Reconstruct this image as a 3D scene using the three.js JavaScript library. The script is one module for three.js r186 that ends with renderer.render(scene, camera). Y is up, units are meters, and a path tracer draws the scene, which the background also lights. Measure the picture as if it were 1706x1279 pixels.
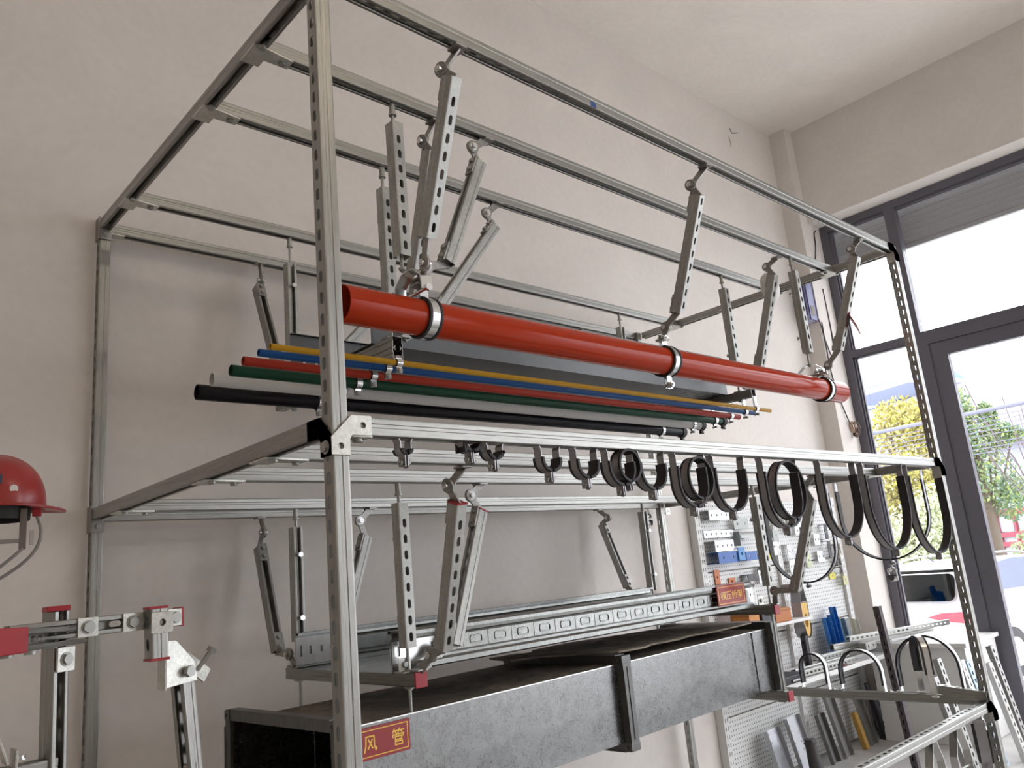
import * as THREE from 'three';
import { mergeGeometries } from 'three/addons/utils/BufferGeometryUtils.js';
import { RoundedBoxGeometry } from 'three/addons/geometries/RoundedBoxGeometry.js';
import { RectAreaLightUniformsLib } from 'three/addons/lights/RectAreaLightUniformsLib.js';
import { ImprovedNoise } from 'three/addons/math/ImprovedNoise.js';

// ------------------------------------------------------------------ camera, sky, exposure
const scene = new THREE.Scene();
const camera = new THREE.PerspectiveCamera(51.32, 1706 / 1279, 0.05, 400);
camera.rotation.order = 'YXZ';
camera.position.set(-0.8562, 1.5051, 1.4626);
camera.rotation.set(0.23139, -0.75979, -0.09366);
scene.add(camera);
const renderer = new THREE.WebGLRenderer({ antialias: true });
renderer.toneMapping = THREE.LinearToneMapping;
renderer.toneMappingExposure = 1.4;
renderer.shadowMap.enabled = true;

const noise = new ImprovedNoise();
let seed = 12345;
const rnd = () => { seed = (seed * 1664525 + 1013904223) >>> 0; return seed / 4294967296; };
const rr = (a, b) => a + (b - a) * rnd();

const SKY = 4.2;                                     // overcast sky radiance
{
  const w = 256, h = 128, d = new Float32Array(w * h * 4);
  for (let j = 0; j < h; j++) for (let i = 0; i < w; i++) {
    const th = (j + 0.5) / h * Math.PI - Math.PI / 2, ph = (i + 0.5) / w * 2 * Math.PI;
    const x = Math.cos(th) * Math.cos(ph), y = Math.sin(th), z = Math.cos(th) * Math.sin(ph);
    const c = 0.5 * noise.noise(x * 2.2, y * 4.5, z * 2.2) + 0.3 * noise.noise(x * 5, y * 9, z * 5 + 7);
    const k = 1 + 0.22 * c, o = (j * w + i) * 4;
    d[o] = SKY * k * 0.95; d[o + 1] = SKY * k * 0.985; d[o + 2] = SKY * (1.06 + 0.1 * c); d[o + 3] = 1;
  }
  const t = new THREE.DataTexture(d, w, h, THREE.RGBAFormat, THREE.FloatType);
  t.mapping = THREE.EquirectangularReflectionMapping; t.magFilter = t.minFilter = THREE.LinearFilter; t.needsUpdate = true;
  scene.background = t;
}

// ------------------------------------------------------------------ helpers
const V = (x, y, z) => new THREE.Vector3(x, y, z);
const used = {};
function numbered(n) { const k = used[n] = (used[n] ?? -1) + 1; return k ? n + '_' + String(k).padStart(3, '0') : n; }
function flat(g) { const q = g.index ? g.toNonIndexed() : g.clone(); for (const k of Object.keys(q.attributes)) if (!['position', 'normal', 'uv'].includes(k)) q.deleteAttribute(k); q.clearGroups?.(); return q; }
function merge(a) { a = Array.isArray(a) ? a : [a]; return a.length === 1 ? a[0] : mergeGeometries(a.map(flat)); }
function mesh(name, geos, mat, parent) {
  const m = new THREE.Mesh(merge(geos), mat); m.name = numbered(name); m.castShadow = m.receiveShadow = true;
  (parent ?? scene).add(m); return m;
}
function tag(o, label, category, group) { o.userData.label = label; o.userData.category = category; if (group) o.userData.group = group; return o; }
function thing(name, label, category, pos = [0, 0, 0], group) {
  const o = new THREE.Group(); o.name = numbered(name); o.position.set(...pos); scene.add(o); return tag(o, label, category, group);
}
function struct(name, geos, mat) { const m = mesh(name, geos, mat); m.userData.kind = 'structure'; return m; }
function structGroup(name) { const o = new THREE.Group(); o.name = numbered(name); o.userData.kind = 'structure'; scene.add(o); return o; }
function metreUV(g) {                                 // box-like uv in metres
  g = flat(g); const p = g.attributes.position, n = g.attributes.normal, uv = new Float32Array(p.count * 2);
  for (let i = 0; i < p.count; i++) {
    const ax = Math.abs(n.getX(i)), ay = Math.abs(n.getY(i)), az = Math.abs(n.getZ(i));
    const [u, v] = ax >= ay && ax >= az ? [p.getZ(i), p.getY(i)] : ay >= az ? [p.getX(i), p.getZ(i)] : [p.getX(i), p.getY(i)];
    uv[2 * i] = u; uv[2 * i + 1] = v;
  }
  g.setAttribute('uv', new THREE.BufferAttribute(uv, 2)); return g;
}
function box(x0, x1, y0, y1, z0, z1) { const g = new THREE.BoxGeometry(x1 - x0, y1 - y0, z1 - z0); g.translate((x0 + x1) / 2, (y0 + y1) / 2, (z0 + z1) / 2); return metreUV(g); }
function rbox(w, h, d, r = 0.002, x = 0, y = 0, z = 0) { const g = new RoundedBoxGeometry(w, h, d, 2, r); g.translate(x, y, z); return metreUV(g); }
function basis(o, y, z) { y = y.clone().normalize(); z = z.clone().addScaledVector(y, -z.dot(y)).normalize(); const x = new THREE.Vector3().crossVectors(y, z); return new THREE.Matrix4().makeBasis(x, y, z).setPosition(o); }
function put(g, o, y, z) { g = g.clone(); g.applyMatrix4(basis(o, y, z)); return g; }
function setBasis(obj, o, y, z) { obj.matrixAutoUpdate = true; const m = basis(o, y, z); m.decompose(obj.position, obj.quaternion, obj.scale); return obj; }
function rod(a, b, r, seg = 12) { const d = b.clone().sub(a), g = new THREE.CylinderGeometry(r, r, d.length(), seg); g.applyMatrix4(new THREE.Matrix4().makeRotationFromQuaternion(new THREE.Quaternion().setFromUnitVectors(V(0, 1, 0), d.clone().normalize()))); g.translate((a.x + b.x) / 2, (a.y + b.y) / 2, (a.z + b.z) / 2); return g; }
function hex(c, axis, r, h) { const d = axis.clone().normalize(); return rod(c.clone().addScaledVector(d, -h / 2), c.clone().addScaledVector(d, h / 2), r, 6); }
function tube(pts, r, seg = 40, rs = 8) { return new THREE.TubeGeometry(new THREE.CatmullRomCurve3(pts), seg, r, rs, false); }
function lens(w, l) { const s = new THREE.Path(), r = w / 2, a = l / 2 - r; s.moveTo(r, -a); s.lineTo(r, a); s.absarc(0, a, r, 0, Math.PI, false); s.lineTo(-r, -a); s.absarc(0, -a, r, Math.PI, 2 * Math.PI, false); return s; }
function shifted(path, x, y) { const q = new THREE.Path(path.getPoints(5).map((p) => new THREE.Vector2(p.x + x, p.y + y))); return q; }
function extr(shape, depth, bevel = 0, cs = 6) { return new THREE.ExtrudeGeometry(shape, { depth, bevelEnabled: bevel > 0, bevelSize: bevel, bevelThickness: bevel, bevelOffset: -bevel, bevelSegments: 1, curveSegments: cs, steps: 1 }); }
function poly(pts) { return new THREE.Shape(pts.map((p) => new THREE.Vector2(p[0], p[1]))); }
function thick(pts, t) {                              // a bent sheet's cross-section: polyline with thickness
  const n = pts.length, L = [], R = [];
  for (let i = 0; i < n; i++) {
    const a = pts[Math.max(0, i - 1)], b = pts[Math.min(n - 1, i + 1)];
    const p = pts[i]; let d1 = [p[0] - a[0], p[1] - a[1]], d2 = [b[0] - p[0], b[1] - p[1]];
    const l1 = Math.hypot(...d1) || 1, l2 = Math.hypot(...d2) || 1;
    let n1 = [-d1[1] / l1, d1[0] / l1], n2 = [-d2[1] / l2, d2[0] / l2];
    if (i === 0) n1 = n2; if (i === n - 1) n2 = n1;
    let m = [n1[0] + n2[0], n1[1] + n2[1]]; const k = m[0] * n1[0] + m[1] * n1[1]; m = [m[0] / k, m[1] / k];
    L.push([p[0] + m[0] * t / 2, p[1] + m[1] * t / 2]); R.push([p[0] - m[0] * t / 2, p[1] - m[1] * t / 2]);
  }
  return poly([...L, ...R.reverse()]);
}
function rrect(w, h, r) { const s = new THREE.Shape(), x = w / 2, y = h / 2; s.moveTo(-x + r, -y); s.lineTo(x - r, -y); s.absarc(x - r, -y + r, r, -Math.PI / 2, 0, false); s.lineTo(x, y - r); s.absarc(x - r, y - r, r, 0, Math.PI / 2, false); s.lineTo(-x + r, y); s.absarc(-x + r, y - r, r, Math.PI / 2, Math.PI, false); s.lineTo(-x, -y + r); s.absarc(-x + r, -y + r, r, Math.PI, 1.5 * Math.PI, false); return s; }
function hole(r) { const p = new THREE.Path(); p.absarc(0, 0, r, 0, 2 * Math.PI, false); return p; }

// ------------------------------------------------------------------ textures and materials
function tex(size, fn, repeat, srgb = true) {
  const d = new Uint8Array(size * size * 4);
  for (let j = 0; j < size; j++) for (let i = 0; i < size; i++) { const c = fn(i / size, j / size, i, j), o = (j * size + i) * 4; d[o] = c[0]; d[o + 1] = c[1]; d[o + 2] = c[2]; d[o + 3] = 255; }
  const t = new THREE.DataTexture(d, size, size); t.wrapS = t.wrapT = THREE.RepeatWrapping; t.magFilter = THREE.LinearFilter; t.minFilter = THREE.LinearFilter;
  if (srgb) t.colorSpace = THREE.SRGBColorSpace; t.repeat.set(repeat, repeat); t.needsUpdate = true; return t;
}
const cl = (v) => Math.max(0, Math.min(255, v));
function pn(u, v, f, s) {                              // tileable noise
  const a = u * 2 * Math.PI, b = v * 2 * Math.PI, r = f / (2 * Math.PI);
  return noise.noise(Math.cos(a) * r + s, Math.sin(a) * r + Math.cos(b) * r, Math.sin(b) * r + s * 1.7);
}
// zinc spangle: cells of slightly different grey
function spangle(cells, amp, base, s) {
  const pts = []; const save = seed; seed = s; for (let i = 0; i < cells * cells; i++) pts.push([rnd(), rnd(), rnd()]); seed = save;
  return (u, v) => {
    const cu = Math.floor(u * cells), cv = Math.floor(v * cells); let best = 9, val = 0;
    for (let a = -1; a <= 1; a++) for (let b = -1; b <= 1; b++) {
      const i = (cu + a + cells) % cells, j = (cv + b + cells) % cells, q = pts[j * cells + i];
      const dx = cu + a + q[0] - u * cells, dy = cv + b + q[1] - v * cells, dd = dx * dx + dy * dy;
      if (dd < best) { best = dd; val = q[2]; }
    }
    const n = pn(u, v, 26, s % 17) * 0.5 + pn(u, v, 7, s % 13);
    const k = base + amp * (val - 0.5) + 14 * n; return [cl(k), cl(k), cl(k * 0.985)];
  };
}
const spTex = tex(256, spangle(60, 20, 232, 77), 3.5), spRough = tex(256, spangle(60, 34, 215, 77), 3.5, false);
const streakTex = tex(256, (u, v) => { const k = 232 + 16 * pn(u, v, 40, 3) + 12 * pn(u, v, 9, 5); return [cl(k), cl(k), cl(k * 0.985)]; }, 1);
streakTex.repeat.set(14, 0.8);
const std = (c, r, m = 0, x = {}) => { const q = new THREE.MeshStandardMaterial({ roughness: r, metalness: m, side: THREE.DoubleSide, ...x }); q.color.setRGB(...(Array.isArray(c) ? c : [c, c, c])); return q; };
const M = {};
M.wall = std([0.77, 0.715, 0.665], 0.9, 0, { map: tex(256, (u, v) => { const k = 250 + 5 * pn(u, v, 5, 2) + 4 * pn(u, v, 40, 9); return [cl(k), cl(k), cl(k)]; }, 0.7) });
M.ceil = std([0.84, 0.78, 0.715], 0.92, 0, { map: M.wall.map });
M.floor = std([0.62, 0.60, 0.57], 0.35, 0, { map: tex(128, (u, v) => { const k = 235 + 20 * pn(u, v, 9, 4); return [cl(k), cl(k), cl(k)]; }, 0.8) });
M.zinc = std([0.40, 0.395, 0.38], 0.38, 0.92, { map: streakTex, roughnessMap: null });
M.zincS = std([0.50, 0.50, 0.485], 0.62, 0.9, { map: spTex, roughnessMap: spRough });
M.zincD = std([0.40, 0.39, 0.385], 0.42, 0.9, { map: streakTex });
M.bright = std([0.68, 0.68, 0.67], 0.24, 0.95);
M.plate = std([0.70, 0.695, 0.66], 0.42, 0.75, { map: spTex });
M.hinge = std([0.42, 0.41, 0.40], 0.48, 0.85, { map: spTex });
M.redcap = std([0.38, 0.018, 0.03], 0.45);
M.rubber = std([0.022, 0.020, 0.022], 0.65);
M.strap = std([0.36, 0.355, 0.36], 0.42, 0.85);
M.frame = std([0.11, 0.105, 0.125], 0.42);
M.glass = new THREE.MeshPhysicalMaterial({ color: 0xffffff, transmission: 1, thickness: 0, roughness: 0, ior: 1.5, side: THREE.DoubleSide });
M.road = std([0.50, 0.495, 0.48], 0.95);
M.white0 = std([.75, .74, .72], .5);
M.dark = std([0.03, 0.03, 0.03], 0.8);
// ------------------------------------------------------------------ the room
const W = 5.3, ZF = 5.6, XL = -3.4, YC = 5.4;          // glazing ends at z = W, front wall at ZF, left wall at XL
struct('floor', box(XL - 0.2, 6.6, -0.2, 0, -2.0, ZF + 0.2), M.floor);
struct('ceiling', box(XL - 0.2, 6.6, YC, YC + 0.25, -2.05, ZF + 0.25), M.ceil);
struct('wall_back', box(XL - 0.2, 6.6, 0, YC, -2.05, -1.8), M.wall);
struct('wall_left', box(XL - 0.25, XL, 0, YC, -1.8, ZF), M.wall);
const FX0 = 3.7, FN = 1, FP = (5.4 - FX0) / FN;         // unseen glazing behind the camera, added to bring in more daylight
struct('wall_front', [box(XL - 0.25, FX0, 0, YC, ZF, ZF + 0.25), box(5.4, 6.6, 0, YC, ZF, ZF + 0.25), box(FX0, 5.4, 4.446, YC, ZF, ZF + 0.25)], M.wall);
{ const w = structGroup('window_2');
  for (let i = 0; i <= FN; i++) { const x = FX0 + i * FP - (i === FN ? .1 : 0); mesh('mullion', box(x, x + .1, 0, 4.446, ZF + .05, ZF + .15), M.frame, w); }
  for (let i = 0; i < FN; i++) { const x0 = FX0 + i * FP + .1, x1 = FX0 + (i + 1) * FP - (i === FN - 1 ? .1 : 0); mesh('pane', box(x0, x1, .1, 4.38, ZF + .098, ZF + .104), M.glass, w); for (const [n, a, b] of [['transom', 3.1, 3.2], ['sill', 0, .1], ['head_bar', 4.38, 4.446]]) mesh(n, box(x0, x1, a, b, ZF + .05, ZF + .15), M.frame, w); } }
struct('wall_right', [box(6.12, 6.40, 4.446, YC, -1.64, ZF), box(6.12, 6.40, 0, 4.446, W, ZF)], M.wall);
struct('trim_1', box(5.98, 6.5, 0, YC, -1.8, -1.64), M.wall);          // pilaster beside the window
struct('trim_2', box(-1.5, -0.004, 0, YC, -1.8, -1.735), M.wall);      // flat pilaster left of the rack
{ // glazed shop front
  const F = [6.33, 6.425], w = structGroup('window_1');
  const bar = (n, y0, y1, z0, z1, x0 = F[0], x1 = F[1]) => mesh(n, box(x0, x1, y0, y1, z0, z1), M.frame, w);
  bar('jamb', 0, 4.446, -1.64, -1.565); bar('bead', 0.08, 4.38, -1.565, -1.548, 6.352, 6.41); bar('bead', 0.08, 4.38, -1.548, -1.536, 6.374, 6.40);
  bar('head_bar', 4.38, 4.446, -1.565, W); bar('head_bead', 4.362, 4.38, -1.565, W, 6.352, 6.41);
  bar('mullion', 3.2, 4.38, -1.035, -0.945); bar('mullion', 0, 3.2, -1.0, -0.905);
  bar('transom', 3.135, 3.2, -1.565, -1.0); bar('transom_bead', 3.118, 3.135, -1.565, -1.0, 6.352, 6.41);
  bar('sill', 0, 0.09, -1.565, -1.0); bar('transom', 3.085, 3.2, -0.905, W); bar('mullion', 0, 3.085, 0.92, 1.02); bar('mullion', 3.2, 4.38, 0.93, 1.02); bar('sill', 0, 0.09, 1.02, W);
  for (const [y0, y1, z0, z1] of [[0.09, 3.118, -1.536, -1.0], [3.2, 4.362, -1.536, -1.035], [3.2, 4.362, -0.945, 0.93], [3.2, 4.362, 1.02, W], [0.09, 3.085, 1.02, W]])
    mesh('pane', box(6.383, 6.389, y0, y1, z0, z1), M.glass, w);
  const d = structGroup('door_1');
  const leaf = (n, y0, y1, z0, z1) => mesh(n, box(6.345, 6.41, y0, y1, z0, z1), M.frame, d);
  leaf('stile', 0.01, 3.08, -0.9, -0.772); leaf('top_rail', 2.963, 3.08, -0.772, 0.79); leaf('stile', 0.01, 3.08, 0.79, 0.915); leaf('bottom_rail', 0.01, 0.14, -0.772, 0.79);
  mesh('pane', box(6.374, 6.382, 0.14, 2.963, -0.772, 0.79), M.glass, d);
  const t = structGroup('trim_3');   // rolled-up slat shutter outside, behind the glass
  const sm = std([0.30, 0.30, 0.31], 0.5, 0.4);
  for (let i = 0; i < 9; i++) { const g = rbox(0.018, 0.052, W + 1.6, 0.006); g.translate(6.52, 4.06 + 0.028 + i * 0.054, (W - 1.6) / 2); mesh('slat', g, sm, t); }
  mesh('bottom_bar', box(6.50, 6.54, 4.02, 4.058, -1.6, W), sm, t);
}
RectAreaLightUniformsLib.init();
function fillBatten(label, x, z) { // unseen warm tube lamp, added as fill for the room
  const t = thing('added_fill_lamp', label, 'lamp', [x, YC - .07, z], 'added fill lamps on the ceiling behind the camera');
  mesh('housing', rbox(1.3, .06, .14, .006, 0, .035, 0), M.white0, t);
  const e = std([.8, .8, .8], .5); e.emissive.setRGB(1, .86, .68); e.emissiveIntensity = 3; mesh('fill_lamp_diffuser', rbox(1.24, .02, .11, .004, 0, -.005, 0), e, t);
  const l = new THREE.RectAreaLight(new THREE.Color().setRGB(1, .86, .68), 30, 1.24, .11); l.position.set(0, -.02, 0); l.rotation.x = -Math.PI / 2; t.add(l);
}
fillBatten('left added warm fill lamp on the ceiling behind the camera', -1.4, 2.4); fillBatten('right added warm fill lamp on the ceiling behind the camera', 1.6, 3.4);
struct('ground', [box(6.6, 120, -0.75, -0.58, -70, 60), box(-60, 6.6, -0.75, -0.58, ZF + .25, 60)], M.road);
struct('trim_4', box(6.4, 7.6, -0.58, -0.12, -4, 8), M.road);     // raised pavement outside the door
// ------------------------------------------------------------------ slotted strut
const S = 0.041;
const flangeShape = (() => { // one side of the C: from the web round the corner, grooved side, lip and return (x across, y = towards the open side as negative)
  const h = S / 2, t = 0.0022, o = t / 2, x = h - o, a = [];
  a.push([x - 0.0035, h - o], [x - 0.0012, h - o - 0.0004], [x - 0.0003, h - o - 0.0013], [x, h - o - 0.0036], [x, 0.0075], [x - 0.0013, 0.0055], [x - 0.0013, -0.002], [x, -0.004], [x, -h + o + 0.0036], [x - 0.0003, -h + o + 0.0013], [x - 0.0012, -h + o + 0.0004], [x - 0.0035, -h + o], [x - 0.0082, -h + o], [x - 0.0088, -h + o + 0.0008], [x - 0.009, -h + o + 0.007]);
  return thick(a, t);
})();
const strutCache = {};
function strutGeo(L, slots = true, solid = false) {    // along +Y from 0, web (slotted) towards +Z, open side towards -Z, centred on the axis
  const key = L.toFixed(3) + slots + solid; if (strutCache[key]) return strutCache[key];
  const side = extr(flangeShape, L); side.rotateX(-Math.PI / 2); side.scale(1, 1, 1);     // x, z' = -y
  // after rotateX(-90): (x, y, z) -> (x, z, -y): profile y becomes -z, so flip z
  const flip = (g, sx, sz) => { g = g.clone(); g.scale(sx, 1, sz); if (sx * sz < 0) { const p = g.attributes; for (const k of ['position', 'normal', 'uv']) { const at = p[k]; for (let i = 0; i < at.count; i += 3) for (let c = 0; c < at.itemSize; c++) { const q = at.array[(i + 1) * at.itemSize + c]; at.array[(i + 1) * at.itemSize + c] = at.array[(i + 2) * at.itemSize + c]; at.array[(i + 2) * at.itemSize + c] = q; } } } return g; };
  const f1 = flip(side, 1, -1), f2 = flip(side, -1, -1);
  const w = S - 0.009, sh = poly([[-w / 2, 0], [w / 2, 0], [w / 2, L], [-w / 2, L]]);
  if (slots) for (let y = 0.032; y < L - 0.02; y += 0.05) sh.holes.push(shifted(lens(0.0135, 0.028), 0, y));
  const web = extr(sh, 0.0022, 0, 4); web.translate(0, 0, S / 2 - 0.0022);
  return (strutCache[key] = merge([f1, f2, web]));
}
function strut(name, a, b, webDir, mat, parent, slots = true) { // mesh of a strut from a to b
  const m = mesh(name, strutGeo(a.distanceTo(b), slots), mat, parent); return setBasis(m, a, b.clone().sub(a), webDir);
}
const XP = V(1, 0, 0), YP = V(0, 1, 0), ZP = V(0, 0, 1), XN = V(-1, 0, 0), YN = V(0, -1, 0), ZN = V(0, 0, -1);

// ------------------------------------------------------------------ the rack
const YT = 2.9621, YM = 1.824, YB = 0.689, c = S / 2;      // undersides of the top, middle and bottom levels
const XR = 3.4065;                                       // axis of the right-hand posts and beams
const rack = thing('strut_rack', 'tall open rack of bolted galvanized slotted strut posts and rails against the wall', 'rack');
strut('post', V(c, 0, -c), V(c, 3.03, -c), XN, M.zinc, rack);
strut('post', V(XR, 0, -c), V(XR, 3.0, -c), XN, M.zinc, rack);
strut('post', V(c, 0, -1.71), V(c, 3.0, -1.71), XN, M.zinc, rack);
strut('post', V(3.36, 0, -1.71), V(3.36, 3.0, -1.71), XN, M.zinc, rack);
const RZ = [-0.0205, -0.3535, -0.7005, -1.41, -1.73], MZ = [-0.0205, -0.3405, -0.7045, -1.42, -1.72];
RZ.forEach((z, i) => strut('top_rail', V(i ? 0.043 : 0.043, YT + c, z), V(i ? XR - 0.022 : XR - 0.022, YT + c, z), YP, i === 0 || i === 4 ? M.zinc : M.zinc, rack));
MZ.forEach((z, i) => strut('middle_rail', V(0.043, YM + c, z), V(XR - 0.022, YM + c, z), YP, M.zinc, rack));
strut('side_rail', V(c, YT + c, -1.69), V(c, YT + c, -0.042), YP, M.zincD, rack);
strut('side_rail', V(XR, YT + c, -1.69), V(XR, YT + c, -0.042), YP, M.zinc, rack);
strut('side_rail', V(c, YM + 0.004 + c, -1.69), V(c, YM + 0.004 + c, -0.042), YP, M.zincD, rack);
strut('side_rail', V(XR, YM + c, -1.69), V(XR, YM + c, -0.042), YP, M.zinc, rack);
strut('side_rail', V(XR, 0.708 + c, -1.69), V(XR, 0.708 + c, -0.042), YN, M.zinc, rack);
strut('bottom_rail', V(0.043, YB + c, -c), V(XR - 0.022, YB + c, -c), YP, M.zinc, rack);
strut('bottom_rail', V(0.043, YB + c, -1.72), V(XR - 0.022, YB + c, -1.72), YP, M.zinc, rack);
// brackets and bolts of the rack
function cornerBracket(pts, mat) { } 
function boltHead(name, p, axis, parent, r = 0.0095, mat = M.zincS) { return mesh(name, [hex(p.clone().addScaledVector(axis, 0.004), axis, r, 0.008), rod(p, p.clone().addScaledVector(axis, 0.0015), r * 1.25, 16)], mat, parent); }
function anglePlate(p, n, u, w, h, holes = 1, mat = M.plate, parent = rack, bolt = false) { // square fitting plate at p, outward n, up u
  const s = rrect(w, h, 0.003); for (let i = 0; i < holes; i++) { const q = hole(0.0068); s.holes.push(shifted(q, 0, holes > 1 ? (i - (holes - 1) / 2) * 0.045 : 0)); }
  const g = put(extr(s, 0.0045, 0.0006, 8), p, u, n); const m = mesh('bracket_plate', g, mat, parent);
  if (bolt) boltHead('bolt', p.clone().addScaledVector(n, 0.005), n, m);
  return m;
}
{ // front left joint at the middle level: two bent wing fittings
  const y0 = YM + c, k = 0.0045;
  const wing = (o, xdir, ydir, n) => { // plate on rail, sloping gusset, plate on post, in the plane (xdir, up)
    const sh = poly([[-0.005, -0.066], [0.041, -0.066], [0.041, -0.03], [0.047, -0.022], [0.096, -0.022], [0.096, 0.022], [0.046, 0.022], [-0.005, -0.028]]);
    sh.holes.push(shifted(hole(0.007), 0.018, -0.047), shifted(hole(0.007), 0.074, 0));
    const g = extr(sh, k, 0.0006, 8); g.applyMatrix4(new THREE.Matrix4().makeBasis(xdir, YP, n).setPosition(o)); return g;
  };
  mesh('joint_bracket', wing(V(0, y0, 0.0005), XP, YP, ZP), M.plate, rack);
  const g2 = wing(V(-0.0005, y0, 0.0), ZN, YP, XN); const b2 = mesh('joint_bracket', g2, M.zincD, rack);
  boltHead('bolt', V(-0.005, y0 - 0.047, -0.018), XN, b2, 0.012);
  mesh('joint_bracket', [box(0.05, 0.10, YM - 0.004, YM, -0.041, 0)], M.plate, rack);
  boltHead('bolt', V(0.075, YM - 0.004, -0.02), YN, rack, 0.012);
  // right-hand joints
  for (const [y, d] of [[YT + c, 0], [YM + c, 0], [0.689 + c, 0]]) {
    const g = wing(V(3.427, y, 0.0005), XN, YP, ZP); mesh('joint_bracket', g, M.plate, rack);
    mesh('joint_bracket', box(3.38, 3.386, y - 0.075, y - 0.02, -0.041, 0), M.plate, rack);
  }
  // left back joints
  for (const y of [YT, YM + 0.004]) {
    mesh('joint_bracket', [box(-0.004, 0, y - 0.045, y + 0.05, -1.735, -1.685)], M.zincD, rack);
    anglePlate(V(c, y - 0.024, -1.6885), ZP, YP, 0.041, 0.04, 1, M.zincD, rack, true);
    mesh('joint_bracket', box(0.041, 0.10, y - 0.005, y, -1.75, -1.71), M.plate, rack);
  }
  anglePlate(V(3.405, YM - 0.024, -1.688), ZP, YP, 0.045, 0.045, 1, M.plate, rack);
  // rail end plates under the side beams
  for (const [zs, y, x, sx] of [[RZ, YT, c, 1], [MZ, YM + 0.002, c, 1], [RZ, YT, XR, -1], [MZ, YM, XR, -1]]) for (let i = 1; i < 4; i++) {
    const z = zs[i];
    const g = new THREE.ExtrudeGeometry(poly([[-0.022, 0.03], [-0.022, -0.055], [0.03, -0.055], [0.03, -0.02], [0.10, -0.02], [0.10, 0.02], [0.022, 0.03]].map(([a, b]) => [a * sx, b])), { depth: 0.0045, bevelEnabled: false });
    g.rotateX(Math.PI / 2); g.translate(x, y, z); const m = mesh('joint_bracket', g, M.plate, rack);
    boltHead('bolt', V(x, y - 0.0045, z + 0.033), YN, m); boltHead('bolt', V(x + 0.075 * sx, y - 0.0045, z), YN, m);
  }
  mesh('paint_mark', box(1.005, 1.03, YT - 0.0006, YT + 0.02, 0.0001, 0.0006), std([0.02, 0.07, 0.25], 0.6), rack);
}

// ------------------------------------------------------------------ seismic braces and rod hangers
function lug(axis, dir, len, off, w = 0.03, mat = M.hinge) { // a plate with a round eye at the origin and an arm of length len along dir
  const r = 0.0225, s = new THREE.Shape(); s.moveTo(w / 2, len); s.lineTo(-w / 2, len); s.lineTo(-w / 2 * 0.85, r * 1.1); s.absarc(0, 0, r, Math.PI * 0.74, Math.PI * 2.26, false); s.lineTo(w / 2 * 0.85, r * 1.1); s.closePath();
  const g = extr(s, 0.0055, 0.0008, 10); g.translate(0, 0, off - 0.00275); return put(g, V(0, 0, 0), dir, axis);
}
function hingeAt(parent, pivot, axis, attach, attachN, end, intoDir, openDir, mat = M.hinge) {
  const up = attach.clone().sub(pivot), lo = end.clone().sub(pivot); const axp = axis;
  const mv = (g) => { g.translate(pivot.x, pivot.y, pivot.z); return g; };
  // arm to the rail with a foot plate under it
  const foot = put(extr(rrect(0.04, 0.044, 0.004), 0.005, 0.0006), attach.clone().addScaledVector(attachN, -0.0055), Math.abs(attachN.y) > 0.9 ? ZP : YP, attachN);
  mesh('hinge_plate', [mv(lug(axp, up, Math.max(0.03, up.length() - 0.003), 0.0032)), foot], mat, parent);
  const pl = end.clone().addScaledVector(intoDir, 0.03).addScaledVector(openDir, S / 2 + 0.0005);
  const ear = put(extr(rrect(0.037, 0.075, 0.004), 0.005, 0.0006), pl, intoDir, openDir);
  const h2 = mesh('hinge_plate', [mv(lug(axp, lo, Math.max(0.03, lo.length() + 0.012), -0.0032)), ear], mat, parent);
  mesh('hinge_bolt', [hex(pivot.clone().addScaledVector(axp, 0.011), axp, 0.011, 0.009), hex(pivot.clone().addScaledVector(axp, -0.012), axp, 0.011, 0.01), rod(pivot.clone().addScaledVector(axp, -0.019), pivot.clone().addScaledVector(axp, 0.016), 0.0058), rod(pivot.clone().addScaledVector(axp, 0.0055), pivot.clone().addScaledVector(axp, 0.0072), 0.0145, 20)], M.bright, parent);
  for (const k of [0.012, 0.048]) boltHead('plate_bolt', end.clone().addScaledVector(intoDir, k).addScaledVector(openDir, S / 2 + 0.006), openDir, h2, 0.0085, M.zincS);
}
function brace(label, o, group) {
  const t = thing('seismic_brace', label, 'brace', [0, 0, 0], group);
  const dir = o.s2.clone().sub(o.s1).normalize(), web = o.web.clone().addScaledVector(dir, -o.web.dot(dir)).normalize(), open = web.clone().negate();
  strut('strut', o.s2, o.s1, web, o.mat ?? M.zincS, t);
  hingeAt(t, o.p1, o.axis, o.a1, YP, o.s1, dir, open);
  hingeAt(t, o.p2, o.axis, o.a2, YN, o.s2, dir.clone().negate(), open);
  if (o.cap) { const g = rbox(0.044, 0.005, 0.044, 0.001); mesh('end_cap', put(g, o.s1, dir, web), M.redcap, t); }
  return t;
}
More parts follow.
